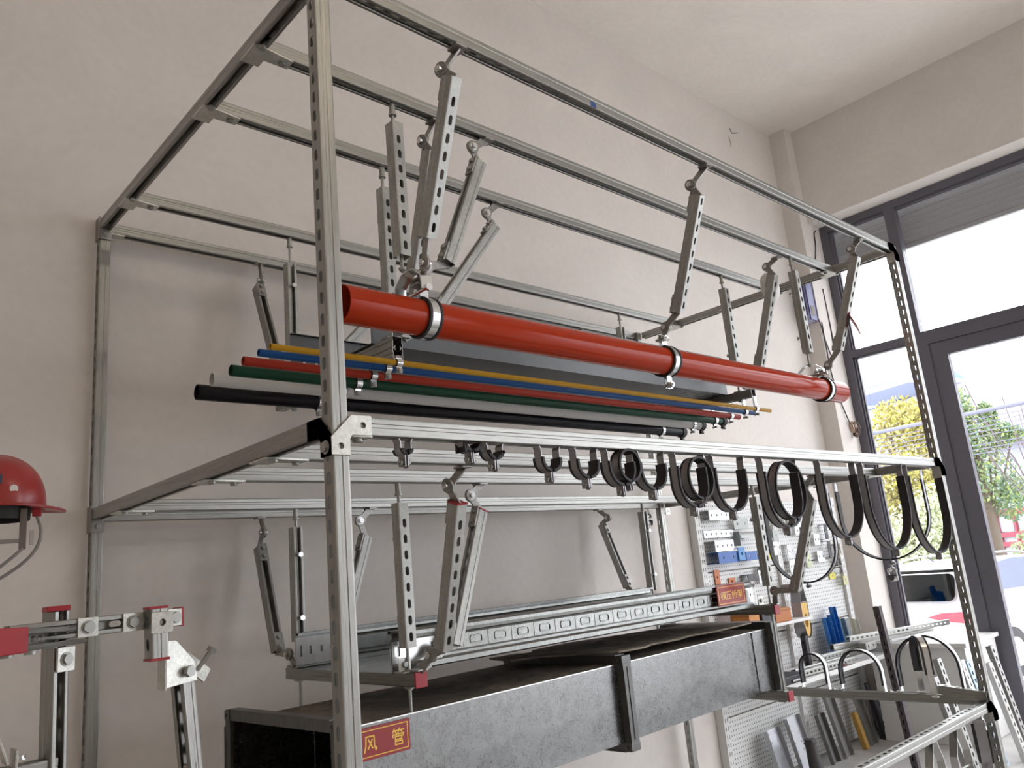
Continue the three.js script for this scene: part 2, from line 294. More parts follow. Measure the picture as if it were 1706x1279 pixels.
function rodHanger(label, x, z, yTop, s1, s2, yEnd, web, group, nuts = []) {
  const t = thing('rod_hanger', label, 'rod hanger', [0, 0, 0], group);
  mesh('rod', rod(V(x, yEnd, z), V(x, yTop + 0.012, z), 0.0055, 10), M.zincS, t);
  mesh('coupling_nut', [hex(V(x, yTop - 0.018, z), YP, 0.0098, 0.034), rod(V(x, yTop - 0.042, z), V(x, yTop - 0.036, z), 0.0125, 16)], M.zincS, t);
  const off = web.clone().multiplyScalar(0.004);
  const st = strut('stiffener_strut', V(x, s2, z).add(off), V(x, s1, z).add(off), web, M.zincS, t);
  const open = web.clone().negate();
  for (const k of [0.25, 0.8]) { const y = s1 + (s2 - s1) * k; mesh('stiffener_clip', [rod(V(x, y, z), V(x, y, z).addScaledVector(open, 0.03), 0.006, 10), hex(V(x, y, z).addScaledVector(open, 0.031), open, 0.0105, 0.008), rod(V(x - 0.016, y, z).addScaledVector(open, 0.018), V(x + 0.016, y, z).addScaledVector(open, 0.018), 0.004, 8)], M.bright, t); }
  for (const y of nuts) mesh('nut', hex(V(x, y, z), YP, 0.0105, 0.009), M.zincS, t);
  return t;
}
const GB = 'hinged strut braces on the upper level', GR = 'rod hangers on the upper level', GB2 = 'hinged strut braces on the middle level', GR2 = 'rod hangers on the middle level';
brace('large slotted brace hinged from the front top rail above the red pipe, left cluster', { a1: V(.463, YT, -.022), p1: V(.425, 2.892, -.05), s1: V(.44, 2.862, -.027), s2: V(.48, 2.471, -.241), p2: V(.482, 2.40, -.262), a2: V(.515, 2.36, -.345), web: V(0, .4, 1), axis: XP }, GB);
brace('slotted brace half hidden behind the large front brace in the left cluster', { a1: V(.633, YT, -.36), p1: V(.60, 2.889, -.381), s1: V(.615, 2.85, -.363), s2: V(.637, 2.46, -.53), p2: V(.645, 2.385, -.565), a2: V(.65, 2.322, -.635), web: V(0, .4, 1), axis: XP }, GB);
brace('smooth shiny brace leaning left, hinged from the second top rail', { a1: V(.854, YT, -.353), p1: V(.788, 2.915, -.353), s1: V(.809, 2.861, -.353), s2: V(.636, 2.462, -.353), p2: V(.556, 2.436, -.353), a2: V(.53, 2.385, -.353), web: V(1, .4, 0), axis: ZP }, GB);
brace('rightmost leaning brace of the left cluster, hinged from the third top rail', { a1: V(1.208, YT, -.70), p1: V(1.145, 2.906, -.70), s1: V(1.18, 2.855, -.70), s2: V(.85, 2.437, -.70), p2: V(.80, 2.385, -.70), a2: V(.70, 2.322, -.70), web: V(1, .8, 0), axis: ZP }, GB);
brace('single slotted brace from the front top rail to the middle of the red pipe', { a1: V(1.69, YT, -.024), p1: V(1.64, 2.887, -.068), s1: V(1.66, 2.845, -.056), s2: V(1.72, 2.445, -.263), p2: V(1.73, 2.405, -.335), a2: V(1.72, 2.352, -.353), web: V(0, .4, 1), axis: XP }, GB);
brace('brace with the red label plate at the window end of the front top rail', { a1: V(3.03, YT, -.03), p1: V(3.0, 2.915, -.062), s1: V(3.02, 2.876, -.055), s2: V(3.02, 2.44, -.228), p2: V(3.02, 2.378, -.293), a2: V(3.02, 2.335, -.345), web: V(0, .4, 1), axis: XP }, GB);
brace('slotted brace from the second top rail down behind the red pipe at its window end', { a1: V(2.86, YT, -.385), p1: V(2.845, 2.925, -.44), s1: V(2.85, 2.873, -.414), s2: V(2.85, 2.419, -.577), p2: V(2.83, 2.36, -.62), a2: V(2.83, 2.322, -.65), web: V(0, .4, 1), axis: XP }, GB);
brace('dark open-faced brace at the back left, hinged from the rear top rail', { a1: V(.672, YT, -1.72), p1: V(.672, 2.873, -1.705), s1: V(.66, 2.84, -1.712), s2: V(.66, 2.42, -1.535), p2: V(.66, 2.36, -1.49), a2: V(.655, 2.322, -1.46), web: V(0, -.4, -1), axis: XP, mat: M.zincD }, GB);
brace('shiny brace mostly hidden behind the red pipe, showing below it beside the front post', { a1: V(1.36, YT, -1.41), p1: V(1.31, 2.92, -1.41), s1: V(1.27, 2.89, -1.41), s2: V(.83, 2.435, -1.41), p2: V(.76, 2.375, -1.41), a2: V(.70, 2.322, -1.42), web: V(1, .8, 0), axis: ZP }, GB);
brace('brace at the back right, its hinge under the rear top rail above the grey tray', { a1: V(2.80, YT, -1.725), p1: V(2.79, 2.90, -1.70), s1: V(2.80, 2.86, -1.70), s2: V(2.81, 2.43, -1.55), p2: V(2.81, 2.37, -1.50), a2: V(2.82, 2.322, -1.46), web: V(0, -.4, -1), axis: XP, mat: M.zincD }, GB);
rodHanger('second slotted stiffener strut from the left in the cluster under the second top rail', .465, -.353, YT, 2.888, 2.446, 2.40, ZP, GR, [2.41]);
rodHanger('leftmost slotted stiffener strut of the cluster, on a rod from the third top rail', .655, -.70, YT, 2.873, 2.43, 2.215, ZP, GR, [2.22]);
rodHanger('dark open-faced stiffener strut at the back left of the upper level, on the fourth rail', .66, -1.41, YT, 2.845, 2.43, 2.215, ZN, GR, [2.22]);
rodHanger('slotted stiffener strut ending above the wire loop at the window end of the red pipe', 2.94, -.353, YT, 2.885, 2.446, 2.375, ZP, GR, [2.385]);
rodHanger('stiffener strut on the third top rail right of the grey tray end', 2.825, -.70, YT, 2.884, 2.43, 2.26, ZP, GR, [2.265]);
rodHanger('stiffener strut at the far back right, its top showing between the two rear top rails', 2.812, -1.41, YT, 2.877, 2.43, 2.26, ZN, GR, [2.265]);

brace('slotted brace with a red end cap under the second middle rail near the front post', { a1: V(.64, YM, -.355), p1: V(.607, 1.772, -.387), s1: V(.628, 1.72, -.377), s2: V(.66, 1.306, -.535), p2: V(.662, 1.288, -.60), a2: V(.655, 1.241, -.66), web: V(0, .4, 1), axis: XP, cap: true }, GB2);
brace('bright smooth brace leaning left just behind the red-capped one on the middle level', { a1: V(.997, YM, -.70), p1: V(.949, 1.782, -.70), s1: V(.987, 1.729, -.70), s2: V(.83, 1.295, -.70), p2: V(.765, 1.285, -.70), a2: V(.70, 1.241, -.70), web: V(1, .4, 0), axis: ZP, cap: true }, GB2);
brace('dark open-faced brace at the back left under the rear middle rail', { a1: V(.645, YM, -1.705), p1: V(.645, 1.76, -1.675), s1: V(.64, 1.701, -1.699), s2: V(.64, 1.294, -1.56), p2: V(.64, 1.285, -1.47), a2: V(.645, 1.241, -1.44), web: V(0, -.4, -1), axis: XP, mat: M.zincD }, GB2);
brace('pale brace half hidden behind the front post under the middle level', { a1: V(1.0, YM, -1.42), p1: V(.946, 1.772, -1.42), s1: V(.972, 1.706, -1.42), s2: V(.83, 1.30, -1.42), p2: V(.77, 1.275, -1.42), a2: V(.71, 1.241, -1.42), web: V(1, .4, 0), axis: ZP }, GB2);
brace('open-faced brace with pale end plates above the far end of the embossed tray', { a1: V(2.765, YM, -1.715), p1: V(2.79, 1.77, -1.665), s1: V(2.79, 1.737, -1.715), s2: V(2.79, 1.367, -1.577), p2: V(2.795, 1.305, -1.51), a2: V(2.795, 1.241, -1.47), web: V(0, -.4, -1), axis: XP }, GB2);
brace('slotted brace leaning left at the window end of the middle level, before the pegboard', { a1: V(2.76, YM, -.35), p1: V(2.80, 1.777, -.42), s1: V(2.78, 1.715, -.386), s2: V(2.80, 1.304, -.553), p2: V(2.78, 1.306, -.655), a2: V(2.79, 1.241, -.67), web: V(0, .4, 1), axis: XP }, GB2);
rodHanger('slotted stiffener strut on the middle level just right of the front post', .645, -.70, YM, 1.758, 1.31, .82, ZP, GR2, [1.241, 1.19]);
rodHanger('open-faced stiffener strut with two bright bolts, left of the front post on the middle level', .652, -1.41, YM, 1.754, 1.33, .82, ZN, GR2, [1.241, 1.19]);
rodHanger('slotted stiffener strut before the pegboard, its rod passing the end of the duct', 2.80, -.70, YM, 1.766, 1.33, .80, ZP, GR2, [1.241, 1.19, .845]);
rodHanger('open-faced stiffener strut beside the back right post on the middle level', 2.80, -1.41, YM, 1.776, 1.34, .80, ZN, GR2, [1.241, .845]);

// ------------------------------------------------------------------ trapeze bars
function trapeze(label, x, y0, z0, z1, dbl, cap, webDir = YP) {
  const t = thing('trapeze_bar', label, 'strut bar');
  strut('strut', V(x, y0 + c, z1), V(x, y0 + c, z0), dbl ? YN : webDir, M.zinc, t, true);
  if (dbl) strut('strut', V(x, y0 + S + c, z1), V(x, y0 + S + c, z0), YP, M.zinc, t, true);
  if (cap) for (const z of [z0]) mesh('end_cap', [rbox(0.045, 0.046, 0.008, 0.002, x, y0 + c, z + 0.003), rbox(0.036, 0.036, 0.012, 0.002, x, y0 + c, z - 0.006)], M.redcap, t);
  for (const z of [-.70, -1.41]) { mesh('washer', rbox(0.04, 0.005, 0.04, 0.001, x, y0 - 0.0025, z), M.zincS, t); mesh('washer', rbox(0.04, 0.005, 0.04, 0.001, x, y0 + (dbl ? 2 : 1) * S + 0.0025, z), M.zincS, t); }
  return t;
}
trapeze('double strut bar under the left end of the grey tray, carrying the coloured pipes', .645, 2.23, -.655, -1.5, true, false);
trapeze('single strut bar under the window end of the grey tray', 2.825, 2.272, -.62, -1.5, false, false);
trapeze('strut bar with a red end cap under the left end of the embossed tray', .655, 1.195, -.655, -1.49, false, true);
trapeze('strut bar with a red end cap under the window end of the embossed tray', 2.785, 1.197, -.665, -1.49, false, true);
trapeze('strut bar with a red end cap under the window end of the duct', 2.785, .80, -.665, -1.45, false, true);
trapeze('strut bar under the open left end of the duct', .655, .778, -.64, -1.45, false, true);

// ------------------------------------------------------------------ pipes on the upper level
function pipe(name, label, x0, x1, y, z, r, mat, wall = 0.003, group) {
  const t = thing(name, label, 'pipe', [0, 0, 0], group);
  const q = r - wall, pts = [[q, 0], [r - 0.0006, 0], [r, 0.0006], [r, x1 - x0 - 0.0006], [r - 0.0006, x1 - x0], [q, x1 - x0], [q, 0]].map(([a, b]) => new THREE.Vector2(a, b));
  const g = new THREE.LatheGeometry(pts, 40); g.rotateZ(-Math.PI / 2); g.translate(x0, y, z);
  const m = mesh('pipe_wall', g, mat, t); return t;
}
const gloss = (rgb, r = 0.16) => { const m = new THREE.MeshPhysicalMaterial({ roughness: r, specularIntensity: 0.25, side: THREE.DoubleSide, map: M.wall.map }); m.color.setRGB(...rgb); return m; };
pipe('red_pipe', 'thick glossy red fire pipe hung along the front of the upper level', .25, 3.225, 2.266, -.353, .055, gloss([0.42, 0.035, 0.008], 0.13), .004);
const PIPES = [['yellow', .172, 2.965, 2.207, -.62, .0095, [0.55, 0.30, 0.02], 'thinnest yellow pipe, topmost of the six under the grey tray'], ['blue', .167, 2.915, 2.205, -.685, .0115, [0.015, 0.075, 0.25], 'thin blue pipe between the yellow and the thin red pipe'], ['red', .16, 2.91, 2.202, -.775, .0145, [0.36, 0.035, 0.018], 'thin red pipe, third of the six under the grey tray'], ['green', .165, 2.905, 2.198, -.875, .0185, [0.012, 0.055, 0.030], 'dark green pipe between the thin red and the white pipe'], ['white', .15, 2.86, 2.194, -.985, .0225, [0.62, 0.60, 0.57], 'white pipe next to the thick black one'], ['black', .165, 2.90, 2.190, -1.145, .027, [0.014, 0.012, 0.014], 'thick black pipe, lowest of the six in the picture']];
const clampMat = M.bright;
function ribbon(pts, width, t, closed = false) { // sweep of a flat strap in the xy plane, width along z
  const n = pts.length, pos = [], idx = [], nm = [];
  for (let i = 0; i < n; i++) {
    const a = pts[closed ? (i - 1 + n) % n : Math.max(0, i - 1)], b = pts[closed ? (i + 1) % n : Math.min(n - 1, i + 1)]; const dx = b[0] - a[0], dy = b[1] - a[1], l = Math.hypot(dx, dy) || 1; nm.push([-dy / l, dx / l]);
  }
  const P = (i, s, w) => [pts[i][0] + nm[i][0] * s * t / 2, pts[i][1] + nm[i][1] * s * t / 2, w * width / 2];
  const quad = (a, b, c, d) => { pos.push(...a, ...b, ...c, ...a, ...c, ...d); };
  for (let i = 0; i < (closed ? n : n - 1); i++) { const j = (i + 1) % n;
    quad(P(i, 1, -1), P(j, 1, -1), P(j, 1, 1), P(i, 1, 1)); quad(P(i, -1, 1), P(j, -1, 1), P(j, -1, -1), P(i, -1, -1));
    quad(P(i, -1, -1), P(j, -1, -1), P(j, 1, -1), P(i, 1, -1)); quad(P(i, 1, 1), P(j, 1, 1), P(j, -1, 1), P(i, -1, 1)); }
  if (!closed) { quad(P(0, 1, -1), P(0, 1, 1), P(0, -1, 1), P(0, -1, -1)); quad(P(n - 1, -1, -1), P(n - 1, -1, 1), P(n - 1, 1, 1), P(n - 1, 1, -1)); }
  const g = new THREE.BufferGeometry(); g.setAttribute('position', new THREE.Float32BufferAttribute(pos, 3)); g.computeVertexNormals(); g.setAttribute('uv', new THREE.Float32BufferAttribute(new Float32Array(pos.length / 3 * 2), 2)); return metreUV(g);
}
function arc(cx, cy, r, a0, a1, n = 24) { const o = []; for (let i = 0; i <= n; i++) { const a = a0 + (a1 - a0) * i / n; o.push([cx + r * Math.cos(a), cy + r * Math.sin(a)]); } return o; }
function yz(g) { g.rotateY(Math.PI / 2); return g; } // strap plane xy -> plane zy, width along x   (x -> -z)
function pipeClamp(label, x, y, z, r, yTop, group, dark) { // two half straps meeting above and below the pipe in a plane across it
  const t = thing('pipe_clamp', label, 'pipe clamp', [x, y, z], group), w = 0.022, e = r + 0.003;
  const L = [[-0.004, yTop - y], [-0.004, e + 0.004], ...arc(0, 0, e, Math.PI / 2 + 0.18, Math.PI * 1.5 - 0.25), [-0.004, -e - 0.006], [-0.004, -e - 0.022]], R = L.map(([a, b]) => [-a, b]);
  mesh('half_strap', yz(ribbon(L, w, 0.002)), dark ? M.rubber : clampMat, t); mesh('half_strap', yz(ribbon(R, w, 0.002)), dark ? M.rubber : clampMat, t);
  mesh('rubber_lining', yz(ribbon(arc(0, 0, r + 0.0012, Math.PI / 2 + 0.2, Math.PI * 2.5 - 0.2, 30), w + 0.006, 0.0022)), M.rubber, t);
  mesh('clamp_bolt', [rod(V(0, -e - 0.015, -0.014), V(0, -e - 0.015, 0.014), 0.003, 8), hex(V(0, -e - 0.015, 0.009), ZP, 0.0075, 0.006), hex(V(0, -e - 0.015, -0.009), ZP, 0.0075, 0.006)], M.zincS, t);
  return t;
}
for (const [nm, x0, x1, y, z, r, rgb, label] of PIPES) {
  pipe(nm + '_pipe', label, x0, x1, y, z, r, gloss(rgb, nm === 'black' ? 0.25 : 0.35), Math.min(.003, r * .25), 'six coloured pipes under the grey tray');
  pipeClamp('small clamp on the ' + (nm === 'red' ? 'thin red' : nm) + ' pipe at the strut bar near the front post', .62, y, z, r, 2.231, 'clamps on the coloured pipes');
  pipeClamp('small clamp on the ' + (nm === 'red' ? 'thin red' : nm) + ' pipe at the strut bar near the window', 2.825 - (nm === 'white' ? .05 : 0) - (nm === 'black' ? .12 : 0), y, z, r, 2.272, 'clamps on the coloured pipes');
  if (['green', 'white', 'black'].includes(nm)) { const d = thing('pipe_end_clamp', 'dark rubber clamp fitted round the window end of the ' + nm + ' pipe', 'pipe clamp', [x1, y, z], 'clamps on the coloured pipes');
    mesh('ring', yz(ribbon(arc(0, 0, r + 0.003, 0, 2 * Math.PI, 28).slice(0, -1), 0.03, 0.004, true)), M.rubber, d); mesh('ear', [rbox(0.03, 0.02, 0.012, 0.002, 0, -r - 0.014, 0)], M.rubber, d); mesh('ear_bolt', rod(V(-0.004, -r - 0.015, -0.013), V(-0.004, -r - 0.015, 0.013), 0.004, 8), M.zincD, d); }
}
// rubber-lined clamps of the red pipe
function bigClamp(label, x, y, z, r, topEar, botEar) {
  const t = thing('red_pipe_clamp', label, 'pipe clamp', [x, y, z], 'clamps round the red pipe'), w = 0.03, e = r + 0.0055;
  for (const s of [-1, 1]) {
    const a = arc(0, 0, e, Math.PI / 2 + 0.12, Math.PI * 1.5 - 0.12, 30).map(([p, q]) => [p * s, q]);
    const q = [[-0.006 * s * -1 * -1, e + topEar], [-0.006 * s * -1 * -1, e + 0.006], ...a, ...(botEar ? [[-0.006 * s * -1 * -1, -e - 0.004], [-0.006 * s * -1 * -1, -e - botEar]] : [])].map(([p, v], i) => [i < 2 || p === -0.006 * s ? (s > 0 ? -0.006 : 0.006) : p, v]);
    mesh('half_strap', yz(ribbon(q, w, 0.003)), M.bright, t);
  }
  mesh('rubber_lining', [yz(ribbon(arc(0, 0, r + 0.002, 0.1, Math.PI * 2.02, 48), w + 0.018, 0.0036)), ...[-1, 1].map((s) => { const g = yz(ribbon(arc(0, 0, r + 0.0062, Math.PI * .58, Math.PI * 2.42, 44), 0.008, 0.006)); g.translate(s * (w / 2 + 0.004), 0, 0); return g; })], M.rubber, t);
  const b = (yy) => mesh('clamp_bolt', [rod(V(0, yy, -0.024), V(0, yy, 0.026), 0.0048, 10), hex(V(0, yy, 0.016), ZP, 0.0115, 0.009), hex(V(0, yy, -0.014), ZP, 0.0115, 0.008), rod(V(0, yy, 0.009), V(0, yy, 0.011), 0.014, 16)], M.bright, t);
  b(e + topEar - 0.016); if (botEar) b(-e - botEar + 0.014); return t;
}
bigClamp('black-lined clamp round the red pipe at the left cluster of struts', .535, 2.266, -.353, .055, .066, 0);
bigClamp('black-lined split clamp at the middle of the red pipe with a bolted tab below', 1.72, 2.266, -.353, .055, .05, .05);
bigClamp('black-lined clamp near the window end of the red pipe under the wire loop', 3.03, 2.266, -.353, .055, .05, 0);
{ const h = thing('loop_hanger', 'thin flat steel loop under the rod at the window end of the red pipe', 'pipe hanger', [2.94, 2.34, -.353]);
  mesh('band', yz(ribbon([[-.07, -.012], [-.066, .012], [-.03, .04], [.0, .047], [.03, .04], [.066, .012], [.07, -.012]], .022, .003)), M.bright, h);
  mesh('cross_bolt', [rod(V(0, -.012, -.085), V(0, -.012, .085), .0055, 10), hex(V(0, -.012, .08), ZP, .012, .009), hex(V(0, -.012, -.08), ZP, .012, .009)], M.zincS, h);
  const g = thing('loop_hanger', 'bent steel saddle over the black-lined clamp at the left cluster', 'pipe hanger', [.50, 2.375, -.353]);
  mesh('band', yz(ribbon([[-.068, -.045], [-.064, .0], [-.03, .028], [0, .032], [.03, .028], [.064, 0], [.068, -.045]], .04, .004)), M.bright, g);
  mesh('cross_bolt', [rod(V(0, -.04, -.08), V(0, -.04, .08), .0055, 10), hex(V(0, -.04, .075), ZP, .012, .009)], M.bright, g);
}
// ------------------------------------------------------------------ grey cable tray on the upper level
M.grey = std([0.115, 0.12, 0.122], 0.34, 0.25, { map: M.wall.map });
{
  const t = thing('cable_tray', 'long dark grey painted metal cable tray above the coloured pipes behind the red pipe', 'cable tray');
  const x0 = .615, x1 = 2.815, z0 = -.765, z1 = -1.345, y0 = 2.3135, y1 = 2.515;
  mesh('bottom', box(x0, x1, y0, y0 + .002, z1, z0), M.grey, t);
  const wall = (z, sl) => { const sh = poly([[x0, y0], [x1, y0], [x1, y1], [x0, y1]]); if (sl) for (const x of [.675, .73]) sh.holes.push(shifted(lens(.012, .034), x, y0 + .09)); const g = extr(sh, .002); g.translate(0, 0, z - .001); return metreUV(g); };
  mesh('side_wall', wall(z0, false), M.grey, t); mesh('side_wall', wall(z1, true), M.grey, t);
  mesh('rim', box(x0, x1, y1 - .003, y1, z0 - .014, z0), M.grey, t); mesh('rim', box(x0, x1, y1 - .003, y1, z1, z1 + .014), M.grey, t);
  for (let i = 0; i < 5; i++) mesh('stiffening_rib', box(2.52 + i * .055, 2.532 + i * .055, y0 - .0012, y0, z1 + .03, z0 - .03), M.grey, t);
}
// ------------------------------------------------------------------ embossed galvanized tray on the middle level
{
  const t = thing('embossed_tray', 'long galvanized cable tray with stamped rectangles along its side, above the duct', 'cable tray');
  const x0 = .61, x1 = 2.71, y0 = 1.237, zf = -.745, zb = -1.345;
  const prof = (s) => [[0, 0], [.006, -.004 + .004], [.010, .004], [.010, .018], [.003, .026], [.003, .034], [0, .040], [0, .088], [.004, .094], [.010, .098], [.012, .108], [.012, .118], [.008, .124], [0, .126], [-.008, .124], [-.008, .116]].map(([a, b]) => [s * a, b]);
  const sweep = (z, s) => { const g = extr(thick(prof(s), .0016), x1 - x0); g.applyMatrix4(new THREE.Matrix4().makeBasis(V(0, 0, 1), V(0, 1, 0), V(-1, 0, 0)).setPosition(V(x1, y0, z))); return metreUV(g); };
  const tm = std([.30, .305, .30], .27, .93, { map: spTex });
  mesh('side_wall', sweep(zf, 1), tm, t); mesh('side_wall', sweep(zb, -1), tm, t);
  mesh('bottom', box(x0, x1, y0 - .001, y0 + .001, zb, zf), tm, t);
  for (let x = .85; x < 2.62; x += .1105) { const s = rrect(.056, .028, .009); s.holes.push(rrect(.048, .020, .006)); const g = extr(s, .0026, .0008); g.translate(x, y0 + .064, zf + .0006); mesh('embossed_frame', metreUV(g), tm, t); mesh('panel_crease', box(x + .054, x + .0552, y0 + .041, y0 + .087, zf + .0004, zf + .0022), tm, t); }
  // splice plates with slots at the near and far ends
  const plate = (xa, xb, z, hs) => { const w = xb - xa, sh = rrect(w, .098, .003); for (const [x, h] of hs) sh.holes.push(shifted(lens(.009, h), x - (xa + xb) / 2, 0)); const g = extr(sh, .002, .0004); g.translate((xa + xb) / 2, y0 + .062, z); return metreUV(g); };
  mesh('splice_plate', plate(.615, .80, zf + .002, [[.64, .03], [.672, .012], [.77, .03]]), M.bright, t);
  mesh('splice_plate', plate(.60, .80, zb + .0015, [[.622, .04], [.66, .03], [.705, .024], [.745, .016], [.775, .012]]), M.zincD, t);
  mesh('splice_plate', plate(2.66, 2.75, zf + .002, [[2.73, .012], [2.70, .012]]), M.bright, t);
  for (const [x, z] of [[.635, -.72], [2.79, -.76]]) { const k = mesh('hold_down_bracket', [box(x - .022, x + .022, y0 + .001, y0 + .005, z - .03, z + .04), box(x - .022, x + .022, y0 + .001, y0 + .045, z + .012, z + .016)], M.plate, t); boltHead('bolt', V(x, y0 + .025, z + .016), ZP, k, .009); }
}
// ------------------------------------------------------------------ galvanized air duct
{
  const t = thing('air_duct', 'galvanized rectangular air duct with dark corner-bolted flanges and an open black end', 'duct', [.36, .835, -.668]);
  t.rotation.y = 0.046;
  const L = 2.55, H = .285, D = .60;
  const dm = std([.25, .25, .255], .34, .93, { map: spTex, roughnessMap: spRough });
  const mottledBrown = std([.235, .20, .165], .75, 0, { map: tex(256, (u, v) => { const k = 205 + 60 * pn(u, v, 6, 12) + 46 * pn(u, v, 24, 3) + 24 * pn(u, v, 70, 8); return [cl(k), cl(k * .98), cl(k * .95)]; }, 1.1) });  // mottled matt brown colour for the duct's top panels
  const seams = [0, .30, 1.31, L];
  for (let i = 0; i < 3; i++) {
    const a = seams[i], b = seams[i + 1];
    mesh('front_panel', box(a, b - (i === 0 ? 0 : .001), 0, H, -.0012, i === 0 ? .0012 : 0), dm, t);
    mesh('top_panel', box(a, b - .001, H - .0012, H, -D, -.0014), mottledBrown, t);
    mesh('bottom_panel', box(a, b - .001, 0, .0012, -D, -.0014), dm, t); mesh('rear_panel', box(a, b - .001, .0014, H - .0014, -D - .0012, -D), dm, t);
  }
  mesh('edge_seam', box(0, L, H - .0004, H + .003, -.003, .0022), M.bright, t);
  mesh('standing_seam', box(L - .20, L - .194, .004, H - .003, 0, .004), dm, t);
  const fm = std([.17, .17, .168], .45, .75, { map: streakTex });
  const flange = (x, w, front) => {
    const e = .032, q = (n, g) => mesh(n, g, fm, t), bars = [[x, x + w, H, H + e, -D - e, e], [x, x + w, -e, 0, -D - e, e], [x, x + w, 0, H, 0, e], [x, x + w, 0, H, -D - e, -D]];
    bars.forEach(([a, b, c0, d0, e0, f0], k) => q('flange_bar', [box(a, b, c0, d0, e0, f0), ...(k < 2 ? [box(a - .003, b + .003, k ? c0 - .003 : d0, k ? c0 : d0 + .003, e0 + .03, f0 - .03)] : [box(a - .003, a, c0 + .02, d0 - .02, k === 2 ? f0 : e0 - .003, k === 2 ? f0 + .003 : e0), box(a + w * .45, a + w * .55, c0 + .01, d0 - .01, k === 2 ? f0 : e0 - .003, k === 2 ? f0 + .003 : e0)])]));
    for (const [y, z] of [[H + e / 2, e / 2], [-e / 2, e / 2], [H + e / 2, -D - e / 2], [-e / 2, -D - e / 2]]) { const s = rrect(e * 1.02, e * 1.02, .006); s.holes.push(hole(.006)); const g = extr(s, w + .006, .001); g.rotateY(Math.PI / 2); g.translate(x - .003, y, z); mesh('flange_corner', g, fm, t); }
  };
  flange(-.012, .03, true); flange(1.285, .05); flange(L - .05, .055);
  const mud = mesh('cardboard_sheet', (() => { const s = poly([[1.36, -.04], [1.52, -.02], [1.60, -.05], [1.78, -.03], [1.90, -.055], [2.08, -.02], [2.3, -.03], [2.44, -.04], [2.45, -.42], [2.2, -.45], [1.9, -.52], [1.66, -.585], [1.40, -.56], [1.33, -.5], [1.15, -.58], [1.1, -.40], [1.22, -.33], [1.28, -.2]].map(([x, z]) => [x, -z])); const g = extr(s, .006, .001); g.rotateX(-Math.PI / 2); g.translate(0, H + .034, 0); return metreUV(g); })(), std([.40, .355, .30], .85, 0, { map: mottledBrown.map }));
  mud.removeFromParent(); t.updateMatrixWorld(true); mud.applyMatrix4(t.matrixWorld); mud.name = 'cardboard_sheet'; scene.add(mud); tag(mud, 'torn brownish cardboard sheet lying on top of the duct beyond its middle flange', 'cardboard');
}
// ------------------------------------------------------------------ red signs with yellow characters
const GLYPH = {
  m: ['5,30 42,30', '24,5 24,97', '24,32 6,70', '24,38 40,58', '44,16 98,16', '60,5 60,28', '82,5 82,28', '52,33 90,33 90,60 52,60 52,33', '52,46 90,46', '44,74 98,74', '71,60 68,78 45,97', '72,77 97,97'],
  y: ['12,10 95,10', '16,10 14,60 4,96', '34,46 88,46', '57,24 57,90', '22,92 97,92', '70,62 80,76'],
  q: ['5,30 42,30', '24,5 24,97', '24,32 6,70', '24,38 40,58', '86,7 52,18', '46,36 98,36', '72,14 66,36 44,60', '74,36 97,56', '60,58 58,80 48,97', '82,58 82,97'],
  j: ['8,18 42,18 40,46 30,44', '24,5 20,26 5,48', '56,12 90,12 90,44 56,44 56,12', '5,62 95,62', '50,48 50,98', '48,64 10,92', '52,64 92,90'],
  f: ['18,10 16,60 4,96', '18,10 78,10 80,68 90,92 97,76', '36,28 66,78', '64,28 32,80'],
  g: ['20,3 8,24', '14,14 46,14', '26,16 34,27', '62,3 50,24', '56,14 96,14', '70,16 80,27', '50,24 50,34', '8,50 10,36 92,36 86,50', '26,46 26,97', '26,48 76,48 76,66 26,66', '26,76 80,76 80,95 26,95'],
};
function signTexture(chars, latin, bg, fg) {
  const w = 512, h = 256, cv = document.createElement('canvas'); cv.width = w; cv.height = h; const x = cv.getContext('2d');
  x.fillStyle = bg; x.fillRect(0, 0, w, h); x.strokeStyle = fg; x.lineWidth = 8; x.strokeRect(24, 24, w - 48, h - 48); x.fillStyle = fg;
  x.lineCap = 'round'; x.lineJoin = 'round';
  const n = chars.length, size = n > 2 ? 96 : 128; let x0 = 0;
  if (latin) { x.font = 'bold 104px sans-serif'; x.textBaseline = 'middle'; x.fillText(latin, 44, 132, 290); x0 = 345; }
  const span = (latin ? w - 40 - x0 : w - 110), st = n > 1 ? (span - size) / (n - 1) : 0;
  chars.forEach((k, i) => { const ox = latin ? x0 : 55 + i * st, oy = h / 2 - size * .55, sx = size / 100, sy = size * 1.1 / 100; x.lineWidth = size * .095;
    for (const line of GLYPH[k]) { x.beginPath(); line.split(' ').forEach((p, q) => { const [a, b] = p.split(',').map(Number); x[q ? 'lineTo' : 'moveTo'](ox + a * sx, oy + b * sy); }); x.stroke(); } });
  const t = new THREE.CanvasTexture(cv); t.colorSpace = THREE.SRGBColorSpace; return t;
}
function sign(label, o, u, n, w, h, map) {
  const t = thing('sign_plate', label, 'sign'); t.matrixAutoUpdate = true; setBasis(t, o, u, n);
  mesh('board', rbox(w, h, .005, .0012), std([.30, .012, .012], .35), t);
  const f = new THREE.PlaneGeometry(w - .002, h - .002); f.translate(0, 0, .0029); mesh('printed_face', f, new THREE.MeshStandardMaterial({ map, roughness: .3 }), t); return t;
}
sign('red plate with two yellow characters on the side of the duct beside the front post', V(.525, 1.068, -.672), YP, V(.046, 0, 1), .188, .088, signTexture(['f', 'g'], '', '#96141a', '#f2c744'));
sign('red plate with four yellow characters on the window end of the embossed tray', V(2.505, 1.315, -.722), V(0, 1, 0), ZP, .235, .094, signTexture(['m', 'y', 'q', 'j'], '', '#a01c16', '#f0c552'));
